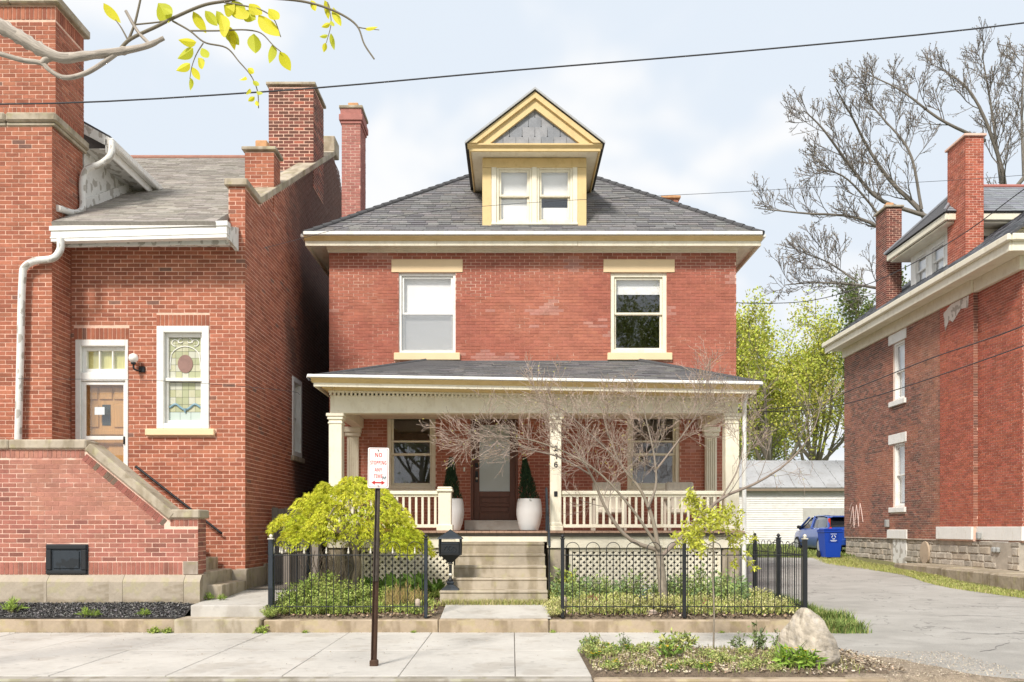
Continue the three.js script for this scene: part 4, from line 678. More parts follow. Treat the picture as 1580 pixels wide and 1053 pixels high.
// ================================================================ RIGHT HOUSE
const right_house = thing('old_brick_house', 'weathered dark brick house beside driveway with stone foundation', 'house', [14, .5, 25]);
{
  const H = right_house, F = westFace(12), F2 = westFace(12.12), FN = front(19.97), B = new Pieces();
  const hU = hole(-26.5, -25.72, 5.57, 7.38), hL = hole(-26.5, -25.72, 2.24, 4.23);
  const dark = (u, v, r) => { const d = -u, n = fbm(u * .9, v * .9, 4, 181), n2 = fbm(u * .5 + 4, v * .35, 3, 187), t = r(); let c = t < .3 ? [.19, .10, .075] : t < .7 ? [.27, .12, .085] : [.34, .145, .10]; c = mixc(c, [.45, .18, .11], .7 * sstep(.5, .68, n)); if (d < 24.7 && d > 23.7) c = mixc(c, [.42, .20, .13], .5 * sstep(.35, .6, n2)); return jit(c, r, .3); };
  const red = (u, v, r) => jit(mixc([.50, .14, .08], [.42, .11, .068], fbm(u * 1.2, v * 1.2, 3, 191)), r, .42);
  const mmt = mat([.68, .53, .44], { map: T.brick, rough: .95 }), mred = mat([.86, .56, .44], { map: T.brick, rough: .95 });
  const wall = mk('wall', slab(F, rect(-30.4, -23.62, 1.25, 8.1), -.3, 0, [hp(hU), hp(hL)]), mmt, H);
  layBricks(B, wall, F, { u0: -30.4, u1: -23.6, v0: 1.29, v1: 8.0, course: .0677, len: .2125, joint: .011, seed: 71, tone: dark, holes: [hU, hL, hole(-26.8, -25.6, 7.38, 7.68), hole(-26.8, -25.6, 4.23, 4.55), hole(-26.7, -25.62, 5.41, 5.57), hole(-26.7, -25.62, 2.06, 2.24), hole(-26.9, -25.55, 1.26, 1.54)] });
  const w2 = mk('wall', bx(12.002, 12.3, 1.25, 8.1, 21.9, 23.6), mred, H); layBricks(B, w2, F, { u0: -23.6, u1: -21.9, v0: 1.64, v1: 8.0, course: .0677, len: .2125, joint: .013, seed: 72, tone: red, proud: .005 });
  layBricks(B, w2, front(21.9), { u0: 12.0, u1: 12.12, v0: 1.64, v1: 8.0, course: .0677, len: .2125, seed: 75, tone: dark });
  const w3 = mk('wall', bx(12.122, 12.42, 1.25, 8.1, 19.97, 21.897), mred, H); layBricks(B, w3, F2, { u0: -21.9, u1: -19.964, v0: 1.64, v1: 8.0, course: .0677, len: .2125, joint: .013, seed: 73, tone: red, proud: .005 });
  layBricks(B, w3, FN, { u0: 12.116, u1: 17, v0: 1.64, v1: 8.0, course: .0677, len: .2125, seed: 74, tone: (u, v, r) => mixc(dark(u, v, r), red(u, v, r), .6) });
  mk('front_wall', bx(12.42, 17, 1.3, 8.1, 19.972, 20.27), mred, H); mk('front_foundation', bx(12.2, 17, .2, 1.285, 20.0, 20.26), mat([.54, .49, .42], { map: T.stone, bump: T.roughbump, bs: .03, rough: .95 }), H); mk('rear_wall', bx(12.3, 17, .4, 8.1, 30.1, 30.4), mmt, H); mk('inner_floor', [bx(12.4, 17, 1.2, 1.3, 20.3, 30), bx(12.4, 17, 4.6, 4.8, 20.3, 30), bx(16.9, 17, 1.3, 8, 20.3, 30)], M.inside, H);
  B.flush('brick', 'brick_courses', M.brick);
  for (const [h, blind] of [[hU, 5.7], [hL, 2.4]]) sashWindow(H, F, ...h, { mat: M.white, casing: .07, blind, blindMat: mat([.62, .66, .68], { rough: .5, map: T.paint }), lintel: [-26.8, -25.6, h[3] + .002, h[3] + .30], sill: [-26.7, -25.62, h[2] - .16, h[2] - .002], stone: M.white });
  // stone foundation, each stone its own piece
  const fnd = mk('foundation', [bx(12.06, 12.3, .3, 1.249, 19.97 + .06, 30.4)], mat([.54, .49, .42], { map: T.stone, rough: .95 }), H);
  const sr = rng(77), sms = [[.52, .47, .40], [.58, .53, .46], [.47, .43, .37], [.56, .49, .40]].map(c => mat(c, { map: T.stone, bump: T.roughbump, bs: .02, rough: .95 }));
  let y = .42; while (y < 1.25) { const h = Math.min(.12 + sr() * .10, 1.27 - y); if (h < .04) break; for (let u = -30.4; u < -20;) { const w = .22 + sr() * .42, u1 = Math.min(u + w, -19.99), mid = -(u + u1) / 2; if (!((mid > 25.65 && mid < 26.65 && y < 1.27) || (mid > 20.5 && mid < 21.2))) { const o = .012 + sr() * .03, P = (a, b, c) => F.P(u + a * (u1 - u - .015), y + b * (h - .015), c), e = () => (sr() - .5) * .3; const A = [P(e() * .5, e(), -.06), P(1 + e() * .3, e(), -.06), P(1 + e() * .3, 1 + e(), -.06), P(e() * .3, 1 + e(), -.06)], C = [P(.12, .15, -.06 + o), P(.88, .12 + e() * .5, -.06 + o), P(.9, .88, -.06 + o), P(.1, .86 + e() * .5, -.06 + o)]; mk('stone', faces([C, [A[0], A[1], C[1], C[0]], [A[1], A[2], C[2], C[1]], [A[2], A[3], C[3], C[2]], [A[3], A[0], C[0], C[3]]], P(.5, .5, -.2)).geo(), sms[Math.floor(sr() * 4)], fnd); } u = u1; } y += h; }
  mk('water_table', [bx(11.95, 12.3, 1.29, 1.63, 21.905, 23.75, .01), bx(12.06, 12.4, 1.288, 1.628, 19.92, 21.9, .01), bx(12.402, 17, 1.29, 1.63, 19.92, 20.1, .01)], M.white, H);
  mk('basement_lintel', fb(F, -26.9, -25.55, 1.262, 1.54, -.1, .03, .01), M.white, H);
  mk('basement_panel', [fb(F, -26.6, -25.7, .45, 1.26, -.12, -.03, .006)], M.peelWhite, H); mk('basement_panel', [fb(F2, -21.2, -20.5, .45, 1.26, -.02, .05, .006)], M.peelWhite, H);
  { const p = []; for (let i = 0; i < 20; i++) { const a = i / 20 * Math.PI * 2; p.push([-24.45 + .26 * Math.cos(a), .88 + .33 * Math.sin(a)]); } mk('oval_patch', slab(F, p, -.02, .035), mat([.55, .44, .33], { map: T.concrete, rough: .9 }), H); }
  mk('meter_box', [fb(F, -26.92, -26.74, 1.62, 1.86, .0, .10, .02), fb(F2, -21.75, -21.6, 1.3, 1.5, .07, .16, .03), fb(F2, -21.1, -20.95, .98, 1.12, .05, .13, .03), fb(F2, -20.92, -20.78, .98, 1.12, .05, .13, .03)], mat([.36, .37, .36], { rough: .7 }), H);
  { const gr = []; for (const [a, b, c, d] of [[-29.85, 1.75, -29.6, 2.35], [-29.6, 2.35, -29.5, 1.6], [-29.45, 1.7, -29.3, 2.4], [-29.3, 2.4, -29.1, 1.65], [-29.15, 1.75, -29.0, 2.45], [-29.0, 2.45, -28.75, 1.8], [-29.9, 2.2, -29.7, 2.45], [-29.8, 1.6, -29.2, 1.95]]) gr.push(tube([[11.988, b, -a], [11.988, (b + d) / 2 + .05, -(a + c) / 2], [11.988, d, -c]], .014, 4)); mk('graffiti', gr, mat([.80, .62, .56], { rough: .8 }), H); }
  mk('plaster_patch', slab(F, [[-23.3, 7.05], [-23.1, 7.3], [-22.9, 7.2], [-22.5, 7.45], [-22.15, 7.4], [-22.1, 7.7], [-23.0, 7.7], [-23.4, 7.55]], .004, .012), mat([.80, .70, .62], { map: T.peeling, rough: .9 }), w2);
  // eaves
  mk('frieze_board', [bx(11.93, 12.05, 7.72, 8.05, 21.9, 30.45, .01), bx(12.0, 12.14, 7.72, 8.05, 19.9, 21.9, .01), bx(12.142, 15, 7.72, 8.05, 19.9, 19.98, .01)], M.cream, H);
  mk('soffit', bx(11.52, 16.5, 8.05, 8.08, 19.42, 30.8), M.cream, H);
  mk('fascia', [bx(11.46, 11.52, 7.98, 8.26, 19.4, 30.85, .01), bx(11.52, 16, 7.98, 8.26, 19.38, 19.42, .01), bx(11.36, 11.47, 8.20, 8.36, 19.3, 30.9, .02), bx(11.472, 16, 8.20, 8.36, 19.28, 19.38, .02)], M.cream, H);
  const rl = Math.hypot(1, .72), FR = frame([11.42, 8.36, 0], [0, 0, 1], [1 / rl, .72 / rl, 0], [-.72 / rl, 1 / rl, 0]);
  const roof = mk('roof', fb(FR, -30.9, -19.3, 0, 6.8, -.06, 0), M.roofdeck, H); const S = new Pieces();
  layShingles(S, roof, FR, { v0: 0, v1: 6.7, exp: .16, w: .26, thick: .012, seed: 81, tone: r => jit([.22, .23, .25], r, .3), spans: v => [[-30.9, -19.3]] }); S.flush('slate', 'slate_courses', M.shingle, 120);
  // dormer facing the driveway
  const DF = westFace(12.6), dm = mk('dormer', [slab(DF, rect(-26.6, -24.1, 8.9, 10.2), -.1, 0, [rect(-26.32, -25.55, 9.05, 10.02), rect(-25.3, -24.5, 9.05, 10.02)]), bx(12.701, 15, 9.2, 10.2, 24.1, 24.15), bx(12.701, 15, 9.2, 10.2, 26.55, 26.6)], M.white, H);
  for (const h of [hole(-26.32, -25.55, 9.05, 10.02), hole(-25.3, -24.5, 9.05, 10.02)]) sashWindow(H, DF, ...h, { mat: M.white, casing: .06, blind: 9.1, back: -.12, out: .02 });
  mk('cornice', [bx(12.18, 16, 10.14, 10.2, 23.6, 27.1, .01), bx(12.10, 12.18, 10.2, 10.40, 23.5, 27.2, .015), bx(12.182, 16, 10.2, 10.40, 23.5, 23.58, .015), bx(12.6, 16, 9.92, 10.13, 24.0, 24.09, .01)], M.cream, dm);
  const e0 = [12.05, 10.42, -23.45], e1 = [12.05, 10.42, -27.25], a0 = [13.5, 11.85, -25.35], a1 = [18, 11.85, -25.35], e2 = [18, 10.42, -23.45], e3 = [18, 10.42, -27.25];
  const drf = mk('dormer_roof', faces([[e0, e1, a0], [e0, e2, a1, a0], [e1, e3, a1, a0], [e0, e1, e3, e2]], [15, 10.8, -25.35]).geo(), M.roofdeck, dm);
  const dl = Math.hypot(1.43, 1.9), FD = frame([0, 10.43, -23.45], [1, 0, 0], [0, 1.43 / dl, -1.9 / dl], [0, 1.9 / dl, 1.43 / dl]), SD = new Pieces();
  layShingles(SD, drf, FD, { v0: 0, v1: dl, exp: .2, w: .34, thick: .012, seed: 83, tone: r => jit([.27, .285, .31], r, .28), spans: v => [[12.05 + 1.45 * v / dl, 17]] }); SD.flush('slate', 'slate_courses', M.shingle, 80);
  mk('hip_cap', [tube([[12.05, 10.45, 23.45], [13.5, 11.88, 25.35]], .05, 6), tube([[12.05, 10.45, 27.25], [13.5, 11.88, 25.35]], .05, 6)], M.slate, drf);
  mk('ridge_cap', [tube([[13.5, 11.88, 25.35], [18, 11.88, 25.35]], .06, 6)], mat([.42, .16, .13], { rough: .8 }), drf);
  const SC = new Pieces(); layShingles(SC, dm, front(24.09), { v0: 9.1, v1: 9.9, exp: .2, w: .3, thick: .012, seed: 84, tone: r => jit([.10, .105, .115], r, .3), spans: v => [[12.9, 15]] }); SC.flush('slate', 'slate_courses', M.shingle, 30);
  chimney(H, 12.39, 12.88, 23.0, 23.95, 8.5, 12.28, { tone: red, mortar: mred, topY: 12.36, cap: mred, most: 60 });
  chimney(H, 12.19, 12.68, 27.4, 28.2, 8.3, 12.0, { tone: (u, v, r) => jit(r() < .5 ? [.16, .06, .045] : [.25, .085, .06], r, .3), mortar: M.mortarPeach, topY: 12.1, pot: 1, most: 30 });
}
{
  const l = thing('concrete_ledge', 'low weathered concrete ledge along the old brick house', 'ledge', [11.5, .1, 19]);
  for (const [a, b] of [[14.5, 17.2], [17.215, 19.1], [19.115, 21.4], [21.415, 24.2]]) mk('ledge_block', bx(10.75 + (a - 15) * .035, 12.25, .05, .56 + (a - 15) * .004, a, b, .03), mat([.44, .38, .30], { map: T.oldconcrete, bump: T.roughbump, bs: .015, rough: .95 }), l);
}
{ // garage
  const g = thing('garage', 'white clapboard garage with grey roof behind the driveway', 'garage', [13, .8, 42]);
  mk('wall', [bx(9, 18, .7, 3.55, 42, 42.3), bx(9, 9.3, .7, 3.5, 42.3, 47), bx(17.7, 18, .7, 3.5, 42.3, 47)], M.white, g);
  for (let i = 0; i < 25; i++) { const y = .8 + i * .112; mk('clapboard', sweepX([[41.99, y], [41.955, y], [41.988, y + .112]], 9, 18), M.white, g); }
  const rf = mk('roof', fb(frame([0, 3.55, -41.7], [1, 0, 0], [0, .5, -.866], [0, .866, .5]), 8.7, 18.3, 0, 3.1, 0, .06), mat([.42, .43, .45], { map: T.concrete, rough: .7 }), g);
  for (let x = 8.8; x < 18.2; x += .75) mk('roof_seam', fb(frame([0, 3.55, -41.7], [1, 0, 0], [0, .5, -.866], [0, .866, .5]), x, x + .03, 0, 3.1, .06, .09), mat([.46, .47, .48], { map: T.peeling, rough: .6 }), rf);
  mk('eave_board', bx(8.7, 18.3, 3.42, 3.54, 41.68, 41.74, .01), mat([.30, .24, .18], { map: T.wood, rough: .9 }), g);
  mk('panel', bx(14.5, 16.8, 1.2, 2.6, 41.94, 41.962), mat([.55, .54, .50], { map: T.paint, rough: .8 }), g);
}

// ================================================================ PORCH STEPS AND THINGS NEAR THEM
{
  const s = thing('porch_steps', 'five worn tan concrete steps up to the porch', 'steps', [-.2, .3, 14.9]);
  for (let k = 1; k <= 5; k++) { const x0 = k === 1 ? -1.24 : -1.05 + k * .004, x1 = .62 - k * .004, y = .33 + .2 * k, d = 14.36 + .28 * (k - 1); mk('step', [bx(x0 + .01, x1 - .01, .12 + k * .005, y - .05, d + .018, d + .42), bx(x0, x1, y - .05, y, d, d + .40, .014)], M.step, s); }
  const h = thing('handrail', 'slim black iron handrail at the edge of the porch steps', 'handrail', [.64, .53, 14.5]);
  mk('rail', tube([[.64, 1.28, 14.38], [.64, 1.36, 14.42], [.64, 2.30, 15.66], [.64, 2.34, 15.74]], .022, 8), M.ironBlue, h);
  mk('post', tube([[.64, .53, 14.45], [.64, 1.37, 14.45]], .016, 6), M.iron, h); mk('post', tube([[.64, 1.54, 15.68], [.64, 2.31, 15.68]], .02, 6), M.ironBlue, h);
  const mats = [[-.95, -.45], [-.1, .5]]; for (const [a, b] of mats) solo('door_mat', bx(a, b, 1.541, 1.556, 17.0, 17.5, .005), mat([.04, .035, .03], { map: T.soil, rough: 1 }), 'thin dark door mat on the porch floor', 'door mat', 'door mats on the porch');
}
function pedestalMailbox() {
  const X = -1.06, D = 14.5, m = thing('mailbox', 'black cast iron pedestal mailbox with pitched lid beside the steps', 'mailbox', [X, .53, D]);
  const F = front(D);
  const frustum = (w0, w1, y0, y1, asp = .8) => { const q = (w, y) => [[X - w, y, -D - w * asp], [X + w, y, -D - w * asp], [X + w, y, -D + w * asp], [X - w, y, -D + w * asp]]; const a = q(w0, y0), b = q(w1, y1); return faces([a, b, ...[0, 1, 2, 3].map(i => [a[i], a[(i + 1) % 4], b[(i + 1) % 4], b[i]])], [X, (y0 + y1) / 2, -D]).geo(); };
  mk('box', [bx(X - .165, X + .165, 1.15, 1.36, D - .13, D + .13, .01), frustum(.18, .185, 1.135, 1.16)], M.iron, m);
  mk('corner_post', [-1, 1].flatMap(a => [-1, 1].map(b => tube([[X + a * .175, 1.13, D + b * .14], [X + a * .18, 1.3, D + b * .14], [X + a * .175, 1.43, D + b * .14]], .016, 6))), M.iron, m);
  mk('lid', [frustum(.205, .04, 1.43, 1.545), frustum(.215, .205, 1.41, 1.43), lathe(X, 1.54, D, [[.03, 0], [.035, .012], [.012, .03], [.001, .035]], 8)], M.ironBlue, m);
  mk('relief', [.06, -.06, 0].map((o, i) => tube(smoothCurve([[X + o - .05, 1.21, D - .135], [X + o, 1.28 + i * .01, D - .14], [X + o + .05, 1.22, D - .135], [X + o + .02, 1.2, D - .135]], 12), .006, 5)).concat([fb(F, X - .15, X + .15, 1.32, 1.335, .128, .138, .003), fb(F, X - .15, X + .15, 1.18, 1.19, .128, .138, .003)]), M.ironBlue, m);
  mk('funnel', [frustum(.05, .17, 1.02, 1.134), frustum(.03, .05, 1.0, 1.02)], M.iron, m);
  mk('column', lathe(X, .53, D, [[.03, .14], [.05, .16], [.05, .18], [.026, .2], [.026, .26], [.026, .42], [.03, .44], [.045, .455], [.03, .48]], 12), M.iron, m);
  mk('knuckle', [lathe(X, .76, D, [[.026, 0], [.042, .02], [.042, .045], [.026, .06]], 12), lathe(X, .965, D, [[.026, 0], [.04, .01], [.04, .025], [.026, .035]], 12)], M.silver, m);
  mk('foot', [frustum(.15, .14, .531, .56), frustum(.13, .06, .56, .62), frustum(.05, .065, .62, .66), frustum(.065, .03, .66, .69)], M.ironBlue, m);
}
pedestalMailbox();
// planters and evergreens
function leaf(acc, p, dir, side, len, w, col, bend = 0) {
  const a = p, t = add(p, dir, len), m = add(p, dir, len * .45), up = cross(side, dir);
  const l = add(add(m, side, w / 2), up, bend * w), r = add(add(m, side, -w / 2), up, bend * w);
  acc.tri(a, r, t, [0, 0], [.02, .02], [0, .05], col); acc.tri(a, t, l, [0, 0], [0, .05], [.02, .02], col);
}
const rdir = r => { const z = r() * 2 - 1, a = r() * 2 * Math.PI, s = Math.sqrt(1 - z * z); return [s * Math.cos(a), z, s * Math.sin(a)]; };
const perp = (d, r) => norm(cross(d, rdir(r)));
const pick = (list, r) => list[Math.floor(r() * list.length)];
for (const [x, lean, label] of [[-1.27, .0, 'left of the door behind the newel post'], [.36, -.10, 'right of the door by the steps']]) {
  const d = 17.62;
  solo('planter', lathe(x, 1.541, d, [[.001, 0], [.17, 0], [.19, .015], [.235, .15], [.268, .33], [.27, .43], [.255, .58], [.238, .665], [.222, .67], [.215, .645], [.20, .60], [.001, .59]], 36), M.potWhite, 'tall rounded white planter ' + label, 'planter', 'white planters flanking the door');
  const t = thing('potted_evergreen', 'narrow dark conical evergreen in white planter ' + label, 'shrub', [x, 2.13, d], 'evergreens in the white planters'), r = rng(x > 0 ? 12 : 13), a = new Acc(), H = .92;
  mk('stem', tube([[x, 2.12, d], [x + lean * .5, 2.5, d], [x + lean, 2.9, d]], [.02, .008], 6), M.barkGrey, t);
  for (let i = 0; i < 5200; i++) { const h = Math.pow(r(), .85), ang = r() * 6.283, R = (.205 * (1 - h) + .02) * (.82 + .3 * Math.sin(ang * 5 + h * 17)) * (.5 + .5 * Math.sqrt(r())); const p = [x + lean * h + R * Math.cos(ang), 2.12 + h * H, -d + R * Math.sin(ang)]; leaf(a, p, norm([Math.cos(ang) * .5 + (r() - .5) * .5, .9, Math.sin(ang) * .5 + (r() - .5) * .5]), perp([0, 1, 0], r), .06, .014, jit([.022, .06, .022], r, .8)); }
  mk('foliage', a.geo(), M.leafSolid, t);
}
// porch armchairs
for (const [x, label] of [[1.95, 'pale grey porch armchair near the numbered post'], [3.45, 'pale grey porch armchair before the right window']]) {
  const c = thing('porch_armchair', label, 'chair', [x, 1.541, 17], 'chairs on the porch'), cm = mat([.62, .58, .52], { map: T.wood, rough: .9 });
  mk('seat', bx(x - .28, x + .28, 1.88, 2.0, 16.75, 17.3, .03), cm, c); mk('backrest', fb(frame([x, 2.0, -17.24], [1, 0, 0], [0, .98, -.2], [0, .2, .98]), -.29, .29, -.05, .56, -.06, .02, .03), cm, c);
  for (const s of [-1, 1]) { mk('armrest', bx(x + s * .31 - .04, x + s * .31 + .04, 2.17, 2.23, 16.72, 17.3, .015), cm, c); for (const d of [16.76, 17.24]) mk('leg', bx(x + s * .31 - .025, x + s * .31 + .025, 1.541, 2.168, d, d + .05, .006), cm, c); }
}

// ================================================================ IRON FENCES
function fenceRun(f, A, B, finials) {
  const L = Math.hypot(B[0] - A[0], B[1] - A[1]), ux = (B[0] - A[0]) / L, ud = (B[1] - A[1]) / L, n = Math.floor((L - .06) / .295), st = L / n / 3, y0 = .25;
  const P = (s, y) => [A[0] + ux * s, y, A[1] + ud * s];
  mk('rail', tube([P(.02, 1.176), P(L - .02, 1.176)], .009, 6), M.iron, f); mk('rail', tube([P(.02, .375), P(L - .02, .375)], .009, 6), M.iron, f);
  for (let i = 0; i < n; i++) {
    const s0 = (i * 3 + .5) * st, pts = [P(s0, y0)]; for (let k = 0; k <= 12; k++) { const a = Math.PI * (1 - k / 12); pts.push(P(s0 + st + st * Math.cos(a), 1.27 + st * Math.sin(a))); } pts.push(P(s0 + 2 * st, y0));
    mk('hooped_picket', tube(pts, .0062, 6), M.iron, f); const p = mk('picket', tube([P(s0 + st, y0), P(s0 + st, 1.24)], .0062, 6), M.iron, f);
    if (finials) { const q = P(s0 + st, 1.2); mk('finial', lathe(q[0], 1.195, q[2], [[.008, 0], [.017, .012], [.017, .03], [.008, .045], [.012, .06], [.001, .11]], 8), M.silver, p); }
  }
}
function fencePost(f, x, d, ball, m = M.iron, w = .027) { const p = mk('post', bx(x - w, x + w, .2, 1.42, d - w, d + w, .006), m, f); mk('post_cap', [bx(x - w - .008, x + w + .008, 1.42, 1.44, d - w - .008, d + w + .008, .004), lathe(x, 1.44, d, [[.012, 0], [.03, .02], [.032, .035], [.02, .055], [.001, .065]], 10)], ball || M.iron, p); }
{
  const a = thing('iron_fence', 'black hooped iron fence with pale finials around the left garden', 'fence', [-2.5, .2, 13.1]);
  fencePost(a, -3.75, 13.1, M.silver, M.ironBlue, .037); fencePost(a, -1.34, 13.1, null, M.ironBlue); fenceRun(a, [-3.75, 13.1], [-1.34, 13.1], true); fenceRun(a, [-3.75, 13.1], [-3.75, 15.5], true); fencePost(a, -3.75, 15.5, M.silver, M.ironBlue);
  const b = thing('iron_fence', 'black hooped iron fence around the right garden with bare maple', 'fence', [2.7, .2, 13.1]);
  for (const x of [.786, 2.68]) fencePost(b, x, 13.1); fencePost(b, 4.556, 13.1, M.silver, M.iron, .033); fenceRun(b, [.786, 13.1], [2.68, 13.1]); fenceRun(b, [2.68, 13.1], [4.556, 13.1]); fenceRun(b, [4.556, 13.1], [4.556, 14.4]); fenceRun(b, [4.556, 14.4], [4.556, 15.8]); fencePost(b, 4.556, 14.4, null, M.iron, .033); fencePost(b, 4.556, 15.8, null, M.iron, .033);
}

// ================================================================ STREET THINGS
{ // parking sign
  const X = -1.55, D = 9.77, s = thing('parking_sign', 'white parking sign with red lettering on a rusty brown post', 'sign', [X - .05, 0, D]);
  const lean = y => X - .055 + y * .024, w = .031;
  for (const [nm, y0, y1, m, dd, ww] of [['lower_post', -.05, 1.55, M.rust, 0, .036], ['upper_post', .98, 2.5, mat([.12, .10, .085], { map: T.bark, rough: .6, metal: .4 }), -.012, .030]]) {
    const prof = [[-ww, 0], [-ww * .8, -.004], [-ww * .35, .022], [ww * .35, .022], [ww * .8, -.004], [ww, 0], [ww * .8, .005], [ww * .42, .028], [-ww * .42, .028], [-ww * .8, .005]];
    const L = []; for (let i = 0; i < prof.length; i++) { const p = prof[i], q = prof[(i + 1) % prof.length], v = (r, y) => [lean(y) + r[0], y, -(D + dd + r[1])]; L.push([v(p, y0), v(q, y0), v(q, y1), v(p, y1)]); }
    const tp = prof.map(r => [lean(y1) + r[0], y1, -(D + dd + r[1])]); L.push([tp[0], tp[1], tp[2], tp[9]], [tp[2], tp[3], tp[8], tp[9]], [tp[3], tp[4], tp[5], tp[8]], [tp[5], tp[6], tp[7], tp[8]]);
    mk(nm, faces(L, null).geo(), m, s);
  }
  mk('base_sleeve', bx(X - .10, X - .005, -.02, .07, D - .03, D + .055, .012), M.rust, s);
  const cv = document.createElement('canvas'); cv.width = 256; cv.height = 496; const g = cv.getContext('2d');
  g.fillStyle = '#f3efec'; g.fillRect(0, 0, 256, 496); g.strokeStyle = '#b8302c'; g.lineWidth = 5; g.beginPath(); const rr = 22; g.moveTo(14 + rr, 14); g.arcTo(242, 14, 242, 482, rr); g.arcTo(242, 482, 14, 482, rr); g.arcTo(14, 482, 14, 14, rr); g.arcTo(14, 14, 242, 14, rr); g.stroke();
  g.fillStyle = '#c0302a'; g.textAlign = 'center'; const tx = (t, y, size, sx) => { g.save(); g.translate(128, y); g.scale(sx, 1); g.font = `bold ${size}px sans-serif`; g.fillText(t, 0, 0); g.restore(); };
  tx('NO', 116, 74, .82); tx('STOPPING', 208, 66, .62); tx('ANY', 294, 62, .74); tx('TIME', 372, 62, .74);
  g.fillRect(80, 420, 100, 20); g.beginPath(); g.moveTo(44, 430); g.lineTo(88, 402); g.lineTo(88, 458); g.fill(); g.beginPath(); g.moveTo(212, 430); g.lineTo(168, 402); g.lineTo(168, 458); g.fill();
  g.strokeStyle = '#2c4a54'; g.lineWidth = 6; g.beginPath(); g.moveTo(176, 396); g.lineTo(186, 350); g.lineTo(200, 388); g.lineTo(214, 352); g.lineTo(224, 398); g.moveTo(178, 372); g.lineTo(228, 366); g.stroke(); g.fillStyle = '#222'; for (const y of [36, 466]) { g.beginPath(); g.arc(128, y, 7, 0, 7); g.fill(); }
  const ct = new THREE.CanvasTexture(cv); ct.colorSpace = THREE.SRGBColorSpace;
  const W = .242, H = .468, sh = new THREE.Shape(), q = .022; sh.moveTo(q, 0); sh.lineTo(W - q, 0); sh.quadraticCurveTo(W, 0, W, q); sh.lineTo(W, H - q); sh.quadraticCurveTo(W, H, W - q, H); sh.lineTo(q, H); sh.quadraticCurveTo(0, H, 0, H - q); sh.lineTo(0, q); sh.quadraticCurveTo(0, 0, q, 0);
  const bg = new THREE.ExtrudeGeometry(sh, { depth: .004, bevelEnabled: false }), fg = new THREE.ShapeGeometry(sh); { const uv = fg.attributes.uv, p = fg.attributes.position; for (let i = 0; i < p.count; i++) uv.setXY(i, p.getX(i) / W, p.getY(i) / H); }
  const place = (g2, o) => { g2.rotateZ(-.012); g2.rotateY(.06); g2.translate(-1.55 - W / 2, 2.062, -D + .022 + o); return g2; };
  const plate = mk('plate', place(bg, 0), M.galv, s); mk('printed_face', place(fg, .0048), mat([1, 1, 1], { map: ct, rough: .45 }), plate);
  mk('bolt', [.03, .44].map(y => { const b = new THREE.CylinderGeometry(.008, .008, .008, 8); b.rotateX(Math.PI / 2); b.translate(-1.55, 2.062 + y, -D + .034); return b; }), M.galv, plate);
}
{ // boulder
  const g = new THREE.IcosahedronGeometry(1, 5), p = g.attributes.position, v = new THREE.Vector3();
  for (let i = 0; i < p.count; i++) {
    v.fromBufferAttribute(p, i); const n = v.clone(); const a = fbm(n.x * 1.4 + 5, n.y * 1.4 + n.z * 1.1 + 5, 4, 201), b = fbm(n.x * 5 + 9, n.y * 5 + n.z * 4 + 9, 3, 203);
    let k = 1 + (a - .5) * .30 + (b - .5) * .10 + .06 * Math.abs(fbm(n.x * 3 + n.z * 2, n.y * 7 + n.x * 2, 3, 207) - .5) * 2 - .03; let x = n.x * k * .35, y = n.y * k, z = n.z * k * .34; y = y > 0 ? y * .52 : y * .2;
    const t = clamp(y / .52); x = x * (1 - .16 * t) - .05 * t + .02; z *= 1 - .15 * t; y *= .98; p.setXYZ(i, x, y, z);
  }
  g.computeVertexNormals(); const uv = g.attributes.uv; for (let i = 0; i < p.count; i++) uv.setXY(i, p.getX(i) + p.getZ(i) * .7, p.getY(i) + p.getX(i) * .35); g.translate(3.44, .13, -9.78);
  solo('boulder', g, M.rock, 'large tan granite boulder at the corner of the planting strip', 'boulder');
}
